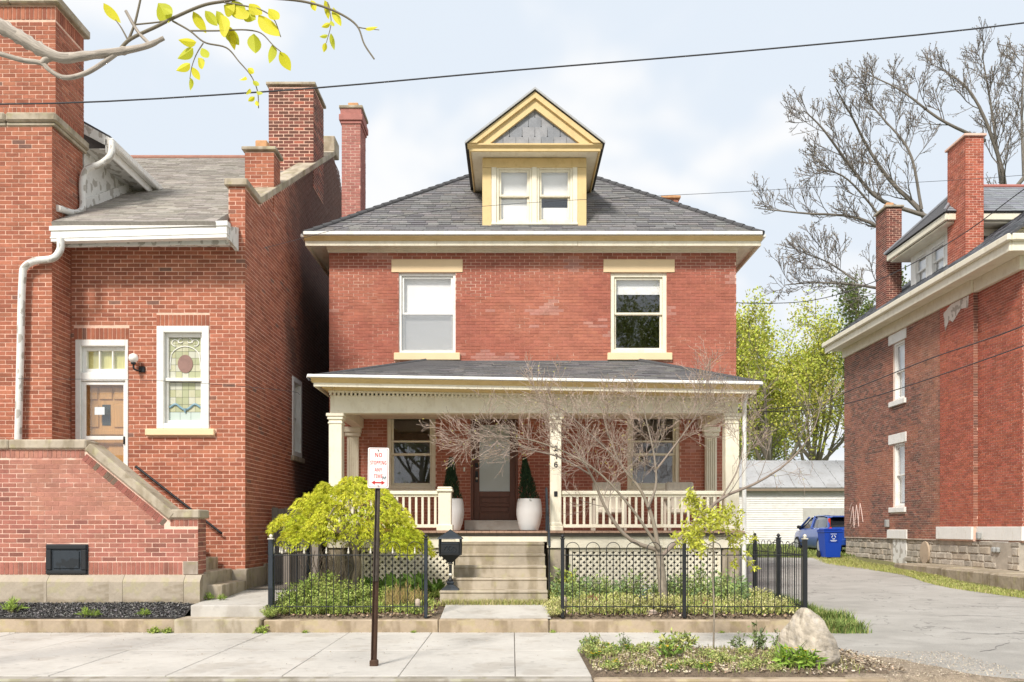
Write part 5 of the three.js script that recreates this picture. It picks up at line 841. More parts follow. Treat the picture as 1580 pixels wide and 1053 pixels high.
function recyclingBin() {
  const X = 10.84, D = 28.7, Y = .55, b = thing('recycling_bin', 'blue wheeled recycling bin on the verge by the old house', 'bin', [X, Y, D]), bm = mat([.005, .055, .42], { rough: .45 });
  const q = (w, dd, y, o = 0) => [[X - w, y, -(D - dd) + o], [X + w, y, -(D - dd) + o], [X + w, y, -(D + dd) + o], [X - w, y, -(D + dd) + o]], A = q(.24, .26, Y + .06), B = q(.31, .33, Y + .93);
  const body = mk('body', faces([A, B, ...[0, 1, 2, 3].map(i => [A[i], A[(i + 1) % 4], B[(i + 1) % 4], B[i]])], [X, Y + .5, -D]).geo(), bm, b);
  mk('rim', bx(X - .33, X + .33, Y + .90, Y + .955, D - .35, D + .35, .01), bm, b); mk('lid', [bx(X - .34, X + .34, Y + .957, Y + .99, D - .36, D + .33, .012), bx(X - .30, X + .30, Y + .99, Y + 1.03, D - .30, D + .28, .018)], bm, b);
  mk('handle', tube([[X - .26, Y + .95, D + .36], [X - .26, Y + .97, D + .44], [X + .26, Y + .97, D + .44], [X + .26, Y + .95, D + .36]], .016, 6), bm, b);
  for (const s of [-1, 1]) { const w = new THREE.CylinderGeometry(.13, .13, .05, 18); w.rotateZ(Math.PI / 2); w.translate(X + s * .29, Y + .13, -(D + .28)); mk('wheel', w, mat([.015, .015, .016], { rough: .8 }), b); }
  const w2 = new THREE.CylinderGeometry(.13, .13, .05, 18); 
  const cv = document.createElement('canvas'); cv.width = 128; cv.height = 128; const g = cv.getContext('2d'); g.fillStyle = '#0a3a9c'; g.fillRect(0, 0, 128, 128); g.strokeStyle = '#e8eef5'; g.fillStyle = '#e8eef5'; g.lineWidth = 9; for (let i = 0; i < 3; i++) { const a = i * 2.094 - 1.57; g.beginPath(); g.arc(64, 58, 24, a + .25, a + 1.75); g.stroke(); } g.fillRect(24, 12, 80, 6); g.fillRect(20, 98, 88, 7); g.fillRect(30, 110, 68, 5);
  const ct = new THREE.CanvasTexture(cv); ct.colorSpace = THREE.SRGBColorSpace; const pl = new THREE.PlaneGeometry(.32, .32); pl.rotateX(.08); pl.translate(X, Y + .72, -(D - .323)); mk('printed_mark', pl, mat([1, 1, 1], { map: ct, rough: .5 }), body);
}
recyclingBin();
function parkedCar() {
  const c = thing('parked_car', 'blue hatchback parked behind the corner of the old house', 'car', [12.4, .63, 32.85]), X = 12.4, Z = -32.85, Y = .63;
  const paint = mat([.02, .075, .36], { rough: .3, phys: { clearcoat: 1, clearcoatRoughness: .05 } }), dark = mat([.02, .022, .025], { rough: .1, phys: { clearcoat: 1 } }), rub = mat([.015, .015, .016], { rough: .8 });
  const loft = st => { const n = st[0].length, pos = [], idx = []; st.forEach(r => r.forEach(p => pos.push(...p))); for (let i = 0; i + 1 < st.length; i++) for (let k = 0; k + 1 < n; k++) { const a = i * n + k, b = a + 1, e = a + n, f = e + 1; idx.push(a, b, f, a, f, e); } for (const [o, fl] of [[0, 0], [(st.length - 1) * n, 1]]) for (let k = 1; k + 1 < n; k++) fl ? idx.push(o, o + k, o + k + 1) : idx.push(o, o + k + 1, o + k); const g = new THREE.BufferGeometry(); g.setAttribute('position', new THREE.Float32BufferAttribute(pos, 3)); g.setIndex(idx); const h = g.toNonIndexed(); g.computeVertexNormals(); const q = g.toNonIndexed(); q.setAttribute('uv', new THREE.Float32BufferAttribute(new Float32Array(q.attributes.position.count * 2), 2)); return q; };
  const sec = (z, w, y0, y1, yt) => [[-w * .86, y0], [-w * .98, y0 + .1], [-w, (y0 + y1) / 2], [-w * .985, y1 - .08], [-w * .92, y1], [-w * .5, yt], [w * .5, yt], [w * .92, y1], [w * .985, y1 - .08], [w, (y0 + y1) / 2], [w * .98, y0 + .1], [w * .86, y0]].map(p => [X + p[0], Y + p[1], Z + z]);
  mk('body', loft([sec(2.0, .72, .32, .82, .86), sec(1.93, .80, .24, .98, 1.0), sec(1.6, .845, .2, 1.0, 1.02), sec(.4, .855, .2, .98, 1.0), sec(-.9, .85, .2, .94, .98), sec(-1.5, .84, .2, .86, .93), sec(-1.88, .78, .24, .70, .76), sec(-2.0, .66, .3, .55, .58)]), paint, c);
  const gs = (z, wb, wt, yb, yt) => [[-wb, yb], [-lerp(wb, wt, .6), lerp(yb, yt, .6)], [-wt, yt - .05], [-wt * .85, yt], [wt * .85, yt], [wt, yt - .05], [lerp(wb, wt, .6), lerp(yb, yt, .6)], [wb, yb]].map(p => [X + p[0], Y + p[1], Z + z]);
  mk('windows', loft([gs(1.9, .74, .70, .95, 1.0), gs(1.62, .79, .64, .96, 1.36), gs(1.0, .80, .62, .96, 1.44), gs(.2, .80, .62, .95, 1.45), gs(-.5, .79, .60, .94, 1.37), gs(-1.2, .76, .70, .92, .98)]), dark, c);
  const rs = (z, w, y) => [[-w, y - .05], [-w * .85, y + .005], [w * .85, y + .005], [w, y - .05]].map(p => [X + p[0], Y + p[1], Z + z]);
  mk('roof_panel', loft([rs(1.78, .66, 1.40), rs(1.0, .64, 1.455), rs(.2, .64, 1.465), rs(-.42, .62, 1.40)]), paint, c);
  for (const s of [-1, 1]) {
    mk('pillar', [[[1.93, .77, .95], [1.68, .68, 1.36]], [[.28, .82, .95], [.22, .65, 1.42]], [[-1.18, .78, .94], [-.45, .64, 1.38]]].map(([a, b]) => tube([[X + s * a[1], Y + a[2], -(Z + a[0])], [X + s * b[1], Y + b[2], -(Z + b[0])]], [.05, .04], 6)), paint, c);
    mk('door_mirror', bx(X + s * .93 - .08, X + s * .93 + .08, Y + .94, Y + 1.07, -(Z - .75), -(Z - .75) + .1, .03), rub, c);
    mk('tail_light', [bx(X + s * .72 - .07, X + s * .72 + .07, Y + .78, Y + 1.0, -(Z + 1.97), -(Z + 1.97) + .1, .03), bx(X + s * .70 - .04, X + s * .70 + .04, Y + 1.0, Y + 1.32, -(Z + 1.85), -(Z + 1.75), .02)], mat([.55, .05, .03], { rough: .2 }), c);
    for (const z of [1.25, -1.25]) { const w = new THREE.CylinderGeometry(.31, .31, .2, 24); w.rotateZ(Math.PI / 2); w.translate(X + s * .77, Y + .31, Z + z); const t = mk('wheel', w, rub, c); const h = new THREE.CylinderGeometry(.2, .2, .02, 14); h.rotateZ(Math.PI / 2); h.translate(X + s * .875, Y + .31, Z + z); mk('hubcap', h, M.galv, t); }
  }
  mk('bumper', bx(X - .74, X + .74, Y + .3, Y + .58, -(Z + 2.04), -(Z + 1.9), .05), paint, c); mk('licence_plate', bx(X - .16, X + .16, Y + .66, Y + .8, -(Z + 2.03), -(Z + 2.0), .004), M.white, c);
  mk('spoiler', bx(X - .6, X + .6, Y + 1.36, Y + 1.41, -(Z + 1.88), -(Z + 1.6), .015), paint, c);
}
parkedCar();
// overhead wires
function wire(pts, r, label, n = 40) { return solo('overhead_wire', tube(smoothCurve(pts, n), r, 5), M.wire, label, 'wire'); }
wire([[-16, 7.2, 9.6], [-9, 6.52, 9.5], [-5.8, 6.38, 9.5], [-2.8, 6.52, 9.5], [0, 6.76, 9.5], [2.85, 7.0, 9.5], [5.8, 7.30, 9.5], [9, 7.8, 9.5], [16, 9.2, 9.6]], .009, 'thick black cable strung high in front of all houses');
wire([[-3.4, 5.42, 11.5], [-1.2, 5.52, 10.5], [3.15, 5.81, 10.5], [6.4, 6.0, 10.5], [12, 6.6, 10.5]], .003, 'hair thin wire crossing in front of the dormer');
wire([[4.9, 6.99, 20], [5.5, 6.94, 20], [7, 6.94, 19.8], [8.0, 7.06, 18.8], [8.9, 7.4, 17], [9.5, 7.9, 15], [12, 9.5, 10]], .010, 'black service cable from house side rising to the upper right');
wire([[4.9, 4.5, 21.5], [5.9, 4.68, 22], [7.4, 4.66, 21], [8.0, 4.85, 19.5], [8.4, 5.0, 17], [8.6, 5.0, 14.2], [9.2, 5.4, 10]], .011, 'upper of two cables crossing the old brick house');
wire([[4.9, 4.4, 21.3], [5.9, 4.58, 21.8], [7.4, 4.5, 20.6], [8.0, 4.52, 19], [8.4, 4.6, 17], [8.6, 4.66, 14.2], [9.2, 4.9, 10]], .011, 'lower of two cables crossing the old brick house');
wire([[-8.5, 4.17, 14.5], [-6, 4.16, 14.7], [-4, 4.1, 15.5], [-3.98, 4.1, 15.8]], .004, 'thin wire across the stained glass window');

// ================================================================ TREES
// recursive limbs: tapered tubes, each child leaving along its parent
function grow(acc, pts, r0, r1, lvl, cfg, r, tips) {
  const col = cfg.col(lvl, r); tube(pts, [r0, Math.max(r1, cfg.minR)], lvl === 0 ? 7 : lvl === 1 ? 6 : lvl === 2 ? 4 : 3, acc, col, false);
  if (lvl >= cfg.levels) { tips.push(pts[pts.length - 1]); if (pts.length > 2) tips.push(pts[pts.length - 2]); return; }
  const k = cfg.kids[lvl], L = cfg.len[lvl];
  for (let i = 0; i < k; i++) {
    const t = cfg.from[lvl] + (1 - cfg.from[lvl]) * (i + r()) / k, f = t * (pts.length - 1), a = Math.min(Math.floor(f), pts.length - 2), q = f - a, p = [0, 1, 2].map(c => lerp(pts[a][c], pts[a + 1][c], q));
    const dir = norm(sub(pts[a + 1], pts[a])), side = perp(dir, r), sp = cfg.spread[lvl] * (.7 + .6 * r()); let dd = norm(add([dir[0] * Math.cos(sp), dir[1] * Math.cos(sp), dir[2] * Math.cos(sp)], side, Math.sin(sp)));
    dd[2] *= cfg.flat ?? 1; const len = L * (.6 + .7 * r()) * (1 - .4 * t), n = lvl + 1 >= cfg.levels ? 3 : 4, np = [p]; let cur = p;
    for (let s = 0; s < n; s++) { dd = norm(add(add(dd, rdir(r), cfg.wig), [0, 1, 0], cfg.lift[lvl] / n)); cur = add(cur, dd, len / n); np.push(cur); }
    const rr = lerp(r0, r1, t) * cfg.thin; grow(acc, np, Math.max(rr, cfg.minR), Math.max(rr * .3, cfg.minR), lvl + 1, cfg, r, tips);
  }
}
{ // chartreuse laceleaf maple in the left garden
  const X = -2.72, D = 14.55, t = thing('japanese_maple', 'low domed maple with lacy chartreuse leaves behind the left fence', 'tree', [X, .28, D]), r = rng(301);
  const tr = [tube(smoothCurve([[X + .05, .25, D], [X, .6, D], [X + .06, .95, D], [X + .02, 1.2, D], [X + .12, 1.4, D - .05]], 14), [.075, .05], 9)];
  for (let i = 0; i < 9; i++) { const a = i / 9 * 6.283 + .3, R = .75 + r() * .35; tr.push(tube(smoothCurve([[X + .04, 1.1 + r() * .25, D], [X + Math.cos(a) * R * .35, 1.55 + r() * .2, D + Math.sin(a) * R * .3], [X + Math.cos(a) * R * .7, 1.85 + r() * .3, D + Math.sin(a) * R * .6], [X + Math.cos(a) * R, 1.75, D + Math.sin(a) * R]], 10), [.035, .008], 6)); }
  mk('trunk', tr, mat([.30, .25, .19], { map: T.bark, bump: T.roughbump, bs: .01, rough: .95 }), t);
  const a = new Acc(), pads = [];
  for (const [ty, tR, tn] of [[1.60, 1.02, 17], [1.80, 1.0, 17], [2.0, .86, 14], [2.2, .68, 11], [2.38, .44, 8], [2.5, .16, 4]]) for (let i = 0; i < tn; i++) { const ang = (i + r() * .7) / tn * 6.283 + ty * 5, R = tR * (.82 + .3 * r()), x = X + R * Math.cos(ang) * 1.06 - .03, z = -D + R * Math.sin(ang) * .95; let y = ty + (r() - .5) * .14; if (x > X + .3) y -= (x - X - .3) * .26; pads.push([x, y, z, .20 + r() * .16, ang]); }
  for (let i = 0; i < 0; i++) { const ang = i * 2.39996, h = Math.pow((i + .5) / 150, .70), el = h; const R = 1.14 * Math.cos(Math.asin(Math.min(el, .999))) * (.86 + .2 * r()) + .05; const x = X + R * Math.cos(ang) * 1.08, z = -D + R * Math.sin(ang) * .95; let y = 1.44 + el * 1.12 * (.92 + .14 * r()); y += .08 * Math.sin(ang * 3 + 1); if (x > X + .5) y -= (x - X - .5) * .28; pads.push([x, y + (r() - .5) * .10, z, .17 + r() * .16, ang]); }
  for (const [x, y, z, R, ang] of pads) { const base = mixc([.50, .56, .03], [.76, .75, .08], r()), n = 190; for (let i = 0; i < n; i++) { const q = Math.sqrt(r()), b = r() * 6.283, px = x + R * q * Math.cos(b), pz = z + R * q * Math.sin(b) * .9, out = norm([px - X, 0, pz + D]); const py = y - q * q * .20 + (r() - .5) * .05 - Math.max(0, (px - x) * out[0] + (pz - z) * out[2]) * .35; const c = jit(base, r, .5); const dn = norm([out[0] * .8 + (r() - .5) * .8, -.55 + (r() - .5) * .5, out[2] * .8 + (r() - .5) * .8]), sd = perp(dn, r); for (let k = -2; k <= 2; k++) { const d2 = norm(add(dn, sd, k * .42)), w = perp(d2, r), l = .07 - Math.abs(k) * .009, p = [px, py, pz]; a.tri(add(p, w, .006), add(p, w, -.006), add(p, d2, l), [0, 0], [.01, 0], [0, .05], c); } } }
  mk('crown', a.geo(), M.leaf, t);
}
{ // bare, twiggy weeping maple in the right garden
  const t = thing('bare_maple', 'spreading bare maple with dense pinkish twigs before the porch', 'tree', [2.55, .28, 14.2]), r = rng(311), tips = [], a = new Acc();
  const V = (p, d0, d1) => p.map((q, i) => [q[0], q[1], lerp(d0, d1, i / (p.length - 1))]);
  const limbs = [[V([[2.46, 1.22], [1.97, 1.41], [1.585, 1.873], [1.31, 2.47], [.98, 2.97], [.62, 3.3]], 14.2, 13.7), .045],
    [V([[2.47, 1.25], [2.38, 1.76], [2.186, 2.256], [1.86, 2.69], [1.64, 3.29], [1.53, 3.75]], 14.2, 14.6), .045],
    [V([[2.3, 1.95], [2.437, 2.31], [2.404, 2.857], [2.295, 3.35], [2.2, 3.8]], 14.25, 14.3), .03],
    [V([[2.42, 2.55], [2.73, 2.97], [3.06, 3.45], [3.25, 3.85]], 14.28, 14.0), .022],
    [V([[2.5, 1.1], [2.95, 1.545], [3.5, 2.09], [4.04, 2.33], [4.59, 2.69], [4.97, 3.18], [5.14, 3.75]], 14.2, 13.9), .042],
    [V([[2.45, 1.25], [2.0, 1.9], [1.3, 2.6], [.4, 3.0], [-.4, 3.1]], 14.1, 13.5), .03], [V([[1.31, 2.47], [.8, 2.75], [.2, 2.9], [-.55, 3.2], [-.75, 3.1]], 13.9, 13.5), .018], [V([[1.86, 2.69], [1.3, 3.2], [.8, 3.6], [.3, 3.75]], 14.3, 14.0), .018], [V([[3.5, 2.09], [3.8, 2.6], [3.9, 3.2], [3.7, 3.7]], 14.1, 14.3), .016]];
  mk('trunk', tube(smoothCurve([[2.56, .2, 14.2], [2.54, .6, 14.2], [2.5, 1.0, 14.2], [2.46, 1.3, 14.2]], 10), [.085, .06], 10), M.barkPale, t);
  const bl = []; const cfg = { levels: 3, kids: [14, 7, 4], len: [.82, .46, .22], from: [.36, .15, .1], spread: [.85, .75, .65], lift: [.5, .3, .12], wig: .16, thin: .28, minR: .0027, flat: .85, col: (l, q) => jit(l < 2 ? [.28, .23, .185] : q() < .4 ? [.30, .225, .18] : [.48, .375, .31], q, .3) };
  limbs.forEach(([p, w], i) => { const c = smoothCurve(p, 16); bl.push(tube(c, [w * .72, .006], 7)); const cc = { ...cfg, kids: [i === 4 ? 8 : i > 5 ? 11 : 14, i === 4 ? 4 : 7, i === 4 ? 3 : 4] }; const tw = c.map(q => [q[0], q[1], -q[2]]); growKids(a, tw, w, .006, cc, r, tips); });
  mk('limbs', bl, M.barkPale, t);
  function growKids(acc, pts, r0, r1, cf, rr, tp) { const world = pts; grow(acc, world.map(p => [p[0], p[1], -p[2]]), r0 * .9, r1 * .9, 0, { ...cf, flip: true }, rr, tp); }
  mk('twigs', a.geo(), M.twig, t).userData.kind = 'stuff';
  const lf = new Acc(); for (const p of tips) { if (r() > .16) continue; const q = [p[0], p[1], -p[2]]; leaf(lf, q, rdir(r), rdir(r), .03 + r() * .02, .014, jit(r() < .5 ? [.48, .44, .10] : [.50, .36, .26], r, .4)); }
  mk('buds', lf.geo(), M.leafSolid, t).userData.kind = 'stuff';
}
{ // young sapling in the planting strip
  const X = 2.62, D = 10.95, t = thing('young_sapling', 'slender staked sapling with fresh yellow green leaves in planting strip', 'tree', [X, .03, D]), r = rng(321), tips = [], a = new Acc();
  mk('trunk', tube([[X, 0, D], [X + .01, .5, D], [X - .01, 1.0, D], [X, 1.5, D], [X - .02, 1.95, D]], [.013, .006], 6), M.barkPale, t);
  grow(a, [[X, 1.2, D], [X, 1.5, D], [X - .02, 1.95, D]], .01, .004, 0, { levels: 2, kids: [18, 6], len: [.48, .2], from: [.05, .2], spread: [1.25, .8], lift: [-.1, -.2], wig: .15, thin: .5, minR: .0025, col: () => [.42, .36, .27] }, r, tips);
  mk('limbs', a.geo(), M.twig, t); const l = new Acc();
  for (const p of tips) for (let k = 0; k < 9; k++) { const d = norm(add(rdir(r), [0, -.3, 0])); leaf(l, [p[0] + (r() - .5) * .07, p[1] + (r() - .5) * .07, -p[2] + (r() - .5) * .07], d, perp(d, r), .05 + r() * .03, .026, jit([.56, .58, .08], r, .5)); }
  mk('crown', l.geo(), M.leaf, t);
}
function leafyTree(name, label, x, d, H, R, seed, cols, n, group, lsz = .2) {
  const t = thing(name, label, 'tree', [x, .7, d], group), r = rng(seed), tips = [], a = new Acc();
  mk('trunk', tube(smoothCurve([[x, .4, d], [x + .1, H * .2, d], [x - .1, H * .38, d], [x + .1, H * .55, d]], 12), [.028 * H * .7, .012 * H * .7], 8), M.barkGrey, t);
  for (let i = 0; i < 11; i++) { const an = r() * 6.283, h0 = H * (.22 + .3 * r()), rr = R * (.5 + .5 * r()); const p = smoothCurve([[x, h0, d], [x + Math.cos(an) * rr * .5, h0 + H * .16, d + Math.sin(an) * rr * .5], [x + Math.cos(an) * rr * .85, h0 + H * (.3 + .1 * r()), d + Math.sin(an) * rr * .85], [x + Math.cos(an) * rr * .9, Math.min(h0 + H * (.45 + .12 * r()), H * .97), d + Math.sin(an) * rr * .9]], 8); grow(a, p, .009 * H, .03, 0, { levels: 2, kids: [9, 6], len: [R * .55, R * .28], from: [.25, .2], spread: [.8, .7], lift: [.3, .1], wig: .14, thin: .45, minR: .014, col: (l, q) => jit([.25, .22, .17], q, .3) }, r, tips); }
  mk('limbs', a.geo(), M.twig, t); const l = new Acc(), per = n / tips.length;
  for (const p of tips) { const hb = clamp((p[1] / H - .3) * 2.2, .12, 1), c0 = pick(cols, r), m = per * hb * 1.5; for (let k = 0; k < m; k++) { const dd = rdir(r); leaf(l, [p[0] + (r() - .5) * R * .26, p[1] + (r() - .5) * R * .26, -p[2] + (r() - .5) * R * .26], dd, perp(dd, r), lsz * (.7 + .6 * r()), lsz * .55, jit(c0, r, .5)); } }
  mk('crown', l.geo(), M.leaf, t); return t;
}
const spring = [[.52, .58, .08], [.62, .64, .12], [.44, .50, .08], [.62, .58, .14]];
leafyTree('leafy_tree', 'tall tree in fresh yellow green leaf behind the garage', 15.3, 50, 14.0, 3.9, 331, spring, 10500, 'spring trees behind the garage');
leafyTree('leafy_tree', 'broad pale green tree between garage and old brick house', 19.4, 54, 14.6, 4.4, 332, spring, 10500, 'spring trees behind the garage');
leafyTree('leafy_tree', 'darker green tree low behind the garage roof', 17.4, 62, 10.5, 4.5, 333, [[.26, .32, .06], [.36, .40, .08]], 7000, 'spring trees behind the garage', .24);
leafyTree('leafy_tree', 'dark leafy tree glimpsed between the chimneys of the old house', 20.5, 46, 14.8, 2.6, 334, [[.13, .19, .05], [.2, .25, .06]], 6000);
leafyTree('street_tree', 'large leafy tree across the street mirrored in the windows', 9, -31, 23, 7, 335, [[.30, .36, .09], [.42, .46, .12]], 16000, 'trees across the street', .3);
leafyTree('street_tree', 'second leafy tree across the street by the first', -7, -29, 15, 6, 336, [[.30, .36, .09], [.40, .44, .12]], 14000, 'trees across the street', .3);
{ // big budding tree behind the old house
  const t = thing('budding_tree', 'tall bare budding tree spreading above the old brick house', 'tree', [21, .6, 37]), r = rng(341), tips = [], a = new Acc(), tr = [];
  const limbs = [[[[20, 12], [18, 15.6], [16.9, 16.9], [15.8, 18.5], [15, 19.5], [13.9, 20.6]], .17], [[[18.2, 15.3], [16.07, 16.1], [14.7, 17.4], [13.3, 18.9], [12.6, 19.6]], .13], [[[19.6, 12.5], [16.9, 14.2], [15.2, 15.2], [13, 15.6], [11.1, 16]], .14], [[[19.8, 10.5], [16.9, 12], [15.2, 12.4], [13.3, 12.4], [11.8, 12.1]], .12], [[[20.2, 12], [21.6, 15.9], [20.8, 18.6], [19.7, 20.6], [18.6, 21.8]], .17], [[[20.8, 18.6], [18.8, 19.5], [17.2, 21], [16, 22]], .10], [[[21.6, 15.9], [21.3, 20], [20.8, 22.5]], .11], [[[16.9, 14.2], [15.4, 16.0], [14.2, 16.9], [13.2, 17.2]], .08], [[[18, 15.6], [17.5, 18.2], [16.6, 19.8], [15.8, 21.0]], .09], [[[15.2, 12.4], [14.0, 13.3], [12.8, 13.6]], .06], [[[21.6, 15.9], [23.5, 18.5], [24.5, 21.5], [25, 24]], .14], [[[22.5, 17], [22.6, 20], [23, 23]], .1]];
  tr.push(tube(smoothCurve([[21, .3, 37], [20.8, 4, 37], [20.4, 8, 37], [20, 12.3, 37]], 12), [.42, .26], 10));
  const cfg = { levels: 3, kids: [13, 7, 3], len: [1.7, .85, .42], from: [.2, .2, .25], spread: [.75, .7, .6], lift: [.55, .5, .5], wig: .16, thin: .45, minR: .0115, col: (l, q) => jit(l < 2 ? [.17, .15, .132] : [.20, .175, .155], q, .3) };
  limbs.forEach(([p, w], i) => { const c = smoothCurve(p.map((q, k) => [q[0], q[1], 37 + Math.sin(i * 2.3 + k * .8) * 1.2 * (k / p.length)]), 14); tr.push(tube(c, [w * .74, .02], 6)); grow(a, c, w * .6, .016, 0, cfg, r, tips); });
  mk('trunk', tr, mat([.26, .235, .205], { map: T.bark, rough: .95 }), t); mk('twigs', a.geo(), M.twig, t).userData.kind = 'stuff';
  const l = new Acc(); for (const p of tips) for (let k = 0; k < 2; k++) { const d = rdir(r); leaf(l, [p[0] + (r() - .5) * .06, p[1] + (r() - .5) * .06, -p[2]], d, perp(d, r), .075, .038, jit([.30, .26, .215], r, .5)); }
  mk('buds', l.geo(), M.leafSolid, t).userData.kind = 'stuff';
}
{ // street tree out of frame on the left, its bough reaching into the top corner
  const t = thing('ash_tree', 'street tree reaching a pale bough with yellow green leaflets overhead', 'tree', [-7.6, 0, 7.6]), D = 5.2;
  mk('trunk', tube(smoothCurve([[-7.6, -.1, 7.6], [-7.5, 2, 7.6], [-7.3, 4, 7.5], [-7.2, 6.5, 7.4]], 12), [.17, .1], 10), M.barkGrey, t);
  const z = (p, k = 0) => p.map((q, i) => [q[0], q[1], D + k + (q.length > 2 ? q[2] : 0)]);
  const bark = mat([.56, .50, .44], { map: T.bark, bump: T.roughbump, bs: .008, rough: .9 }), green = mat([.20, .17, .12], { rough: .8 });
  const limb = [[-7.35, 4.0, 2.3], [-5.6, 5.0, 1.3], [-4.2, 5.05, .5], [-3.6, 4.9, .1], [-3.221, 4.731], [-3.069, 4.647], [-2.902, 4.549], [-2.78, 4.503], [-2.643, 4.514], [-2.431, 4.541], [-2.248, 4.579], [-2.15, 4.625]];
  const lc = smoothCurve(z(limb), 120); mk('bough', tube(lc, lc.map((_, i) => (i < 44 ? lerp(.09, .043, i / 44) : lerp(.043, .013, (i - 44) / 76)) * (.9 + .22 * vn(i * .31, 3, 17) + (hash(i, 7, 5) < .05 ? .22 : 0))), 11), bark, t);
  const tw = (p, r0, r1, m = bark, k = 0) => mk('twig', tube(smoothCurve(z(p, k), p.length * 5), [r0, r1], 6), m, t);
  tw([[-4.3, 4.8, .4], [-3.6, 4.62, .1], [-3.19, 4.533], [-3.023, 4.488], [-2.902, 4.468], [-2.856, 4.427], [-2.765, 4.381], [-2.643, 4.404], [-2.522, 4.473], [-2.431, 4.538]], .016, .014); tw([[-2.902, 4.468], [-2.871, 4.495], [-2.811, 4.508]], .02, .02); tw([[-2.241, 4.59], [-2.309, 4.663], [-2.385, 4.792]], .012, .01);
  tw([[-2.431, 4.541], [-2.37, 4.609], [-2.188, 4.7], [-2.081, 4.754], [-1.899, 4.83], [-1.778, 4.852], [-1.641, 4.875], [-1.443, 4.868], [-1.261, 4.845], [-1.079, 4.784], [-.957, 4.7], [-.912, 4.587], [-.851, 4.495]], .011, .005, green);
  tw([[-2.37, 4.609], [-2.332, 4.708], [-2.309, 4.799], [-2.286, 4.906]], .008, .006, green); tw([[-2.37, 4.609], [-2.416, 4.693], [-2.449, 4.738]], .006, .003, green); tw([[-2.332, 4.708], [-2.188, 4.723], [-2.097, 4.738]], .005, .004, green);
  tw([[-2.097, 4.731], [-1.99, 4.67], [-1.899, 4.599], [-1.762, 4.564], [-1.686, 4.48], [-1.61, 4.389], [-1.572, 4.298], [-1.565, 4.192]], .006, .003, green); tw([[-1.99, 4.67], [-1.823, 4.67], [-1.641, 4.675], [-1.55, 4.655], [-1.474, 4.579], [-1.428, 4.541]], .005, .003, green); tw([[-1.778, 4.845], [-1.641, 4.822], [-1.55, 4.799], [-1.474, 4.746], [-1.428, 4.632]], .005, .003, green); tw([[-1.907, 4.594], [-1.945, 4.533], [-1.975, 4.457], [-1.99, 4.374]], .004, .002, green); tw([[-1.139, 4.845], [-1.117, 4.723], [-1.147, 4.594]], .004, .002, green); tw([[-.957, 4.693], [-.912, 4.685], [-.82, 4.675]], .004, .002, green);
  const leaves = [[-2.537, 4.86, -2.446, 4.746, .4], [-2.188, 4.845, -2.112, 4.716, .75], [-1.975, 4.799, -1.902, 4.67, .4], [-1.899, 4.799, -1.823, 4.708, .5], [-1.785, 4.837, -1.702, 4.769, .8], [-1.671, 4.799, -1.58, 4.738, .7], [-1.565, 4.769, -1.428, 4.609, .45], [-1.793, 4.754, -1.74, 4.587, .5], [-1.762, 4.708, -1.717, 4.571, .4], [-1.595, 4.655, -1.588, 4.526, .65], [-1.481, 4.594, -1.496, 4.473, .5], [-1.436, 4.549, -1.375, 4.435, .5], [-1.945, 4.594, -2.043, 4.579, .6], [-1.96, 4.549, -2.059, 4.495, .6], [-1.907, 4.549, -1.854, 4.462, .5], [-1.937, 4.503, -1.891, 4.412, .5], [-1.983, 4.462, -2.063, 4.407, .6], [-1.967, 4.435, -1.922, 4.351, .45], [-1.99, 4.386, -1.993, 4.316, .5], [-1.626, 4.427, -1.58, 4.389, .6], [-1.641, 4.381, -1.664, 4.328, .6], [-1.595, 4.351, -1.55, 4.313, .5], [-1.618, 4.313, -1.636, 4.268, .6], [-1.572, 4.286, -1.522, 4.249, .4], [-1.588, 4.26, -1.623, 4.219, .5], [-1.577, 4.237, -1.562, 4.184, .4], [-1.243, 4.86, -1.208, 4.787, .5], [-1.158, 4.86, -1.132, 4.754, .4], [-1.109, 4.83, -1.056, 4.678, .3], [-1.124, 4.72, -1.177, 4.693, .5], [-1.117, 4.723, -1.091, 4.67, .4], [-1.139, 4.647, -1.188, 4.629, .5], [-1.124, 4.67, -1.109, 4.571, .3], [-1.152, 4.599, -1.167, 4.544, .5], [-.912, 4.685, -.82, 4.67, .3], [-1.73, 4.86, -1.66, 4.74, .7], [-1.70, 4.82, -1.62, 4.70, .6], [-1.50, 4.80, -1.42, 4.70, .5], [-1.62, 4.83, -1.54, 4.76, .7], [-1.77, 4.70, -1.70, 4.60, .6], [-1.83, 4.80, -1.78, 4.69, .5], [-2.15, 4.80, -2.08, 4.74, .5]];
  const r = rng(7), lm = [[.66, .62, .02], [.72, .66, .03], [.54, .56, .03]].map(c => mat(c, { rough: .6, phys: { transmission: .35, thickness: 0, ior: 1.3 } }));
  for (const [x0, y0, x1, y1, w] of leaves) {
    const b = [x0, y0, -D + (r() - .5) * .06], dir = sub([x1, y1, b[2] + (r() - .5) * .08], b), L = Math.hypot(...dir), u = norm(dir), s = norm(cross(u, norm([(r() - .5) * .9, (r() - .5) * .5, 1]))), nrm = cross(u, s), a = new Acc(), n = 7, row = i => { const q = i / n, h = w * L * .5 * Math.pow(Math.sin(Math.PI * Math.pow(q, .8)), .9) + .0005, c = add(add(b, dir, q), nrm, -.12 * L * q * q); return [add(add(c, s, h), nrm, h * .35), c, add(add(c, s, -h), nrm, h * .35)]; };
    for (let i = 0; i < n; i++) { const p = row(i), q = row(i + 1); for (const k of [0, 1]) a.quad(p[k], p[k + 1], q[k + 1], q[k], [k * .02, i * .02], [k * .02 + .02, i * .02], [k * .02 + .02, i * .02 + .02], [k * .02, i * .02 + .02]); }
    mk('leaf', a.geo(), pick(lm, r), t);
  }
}

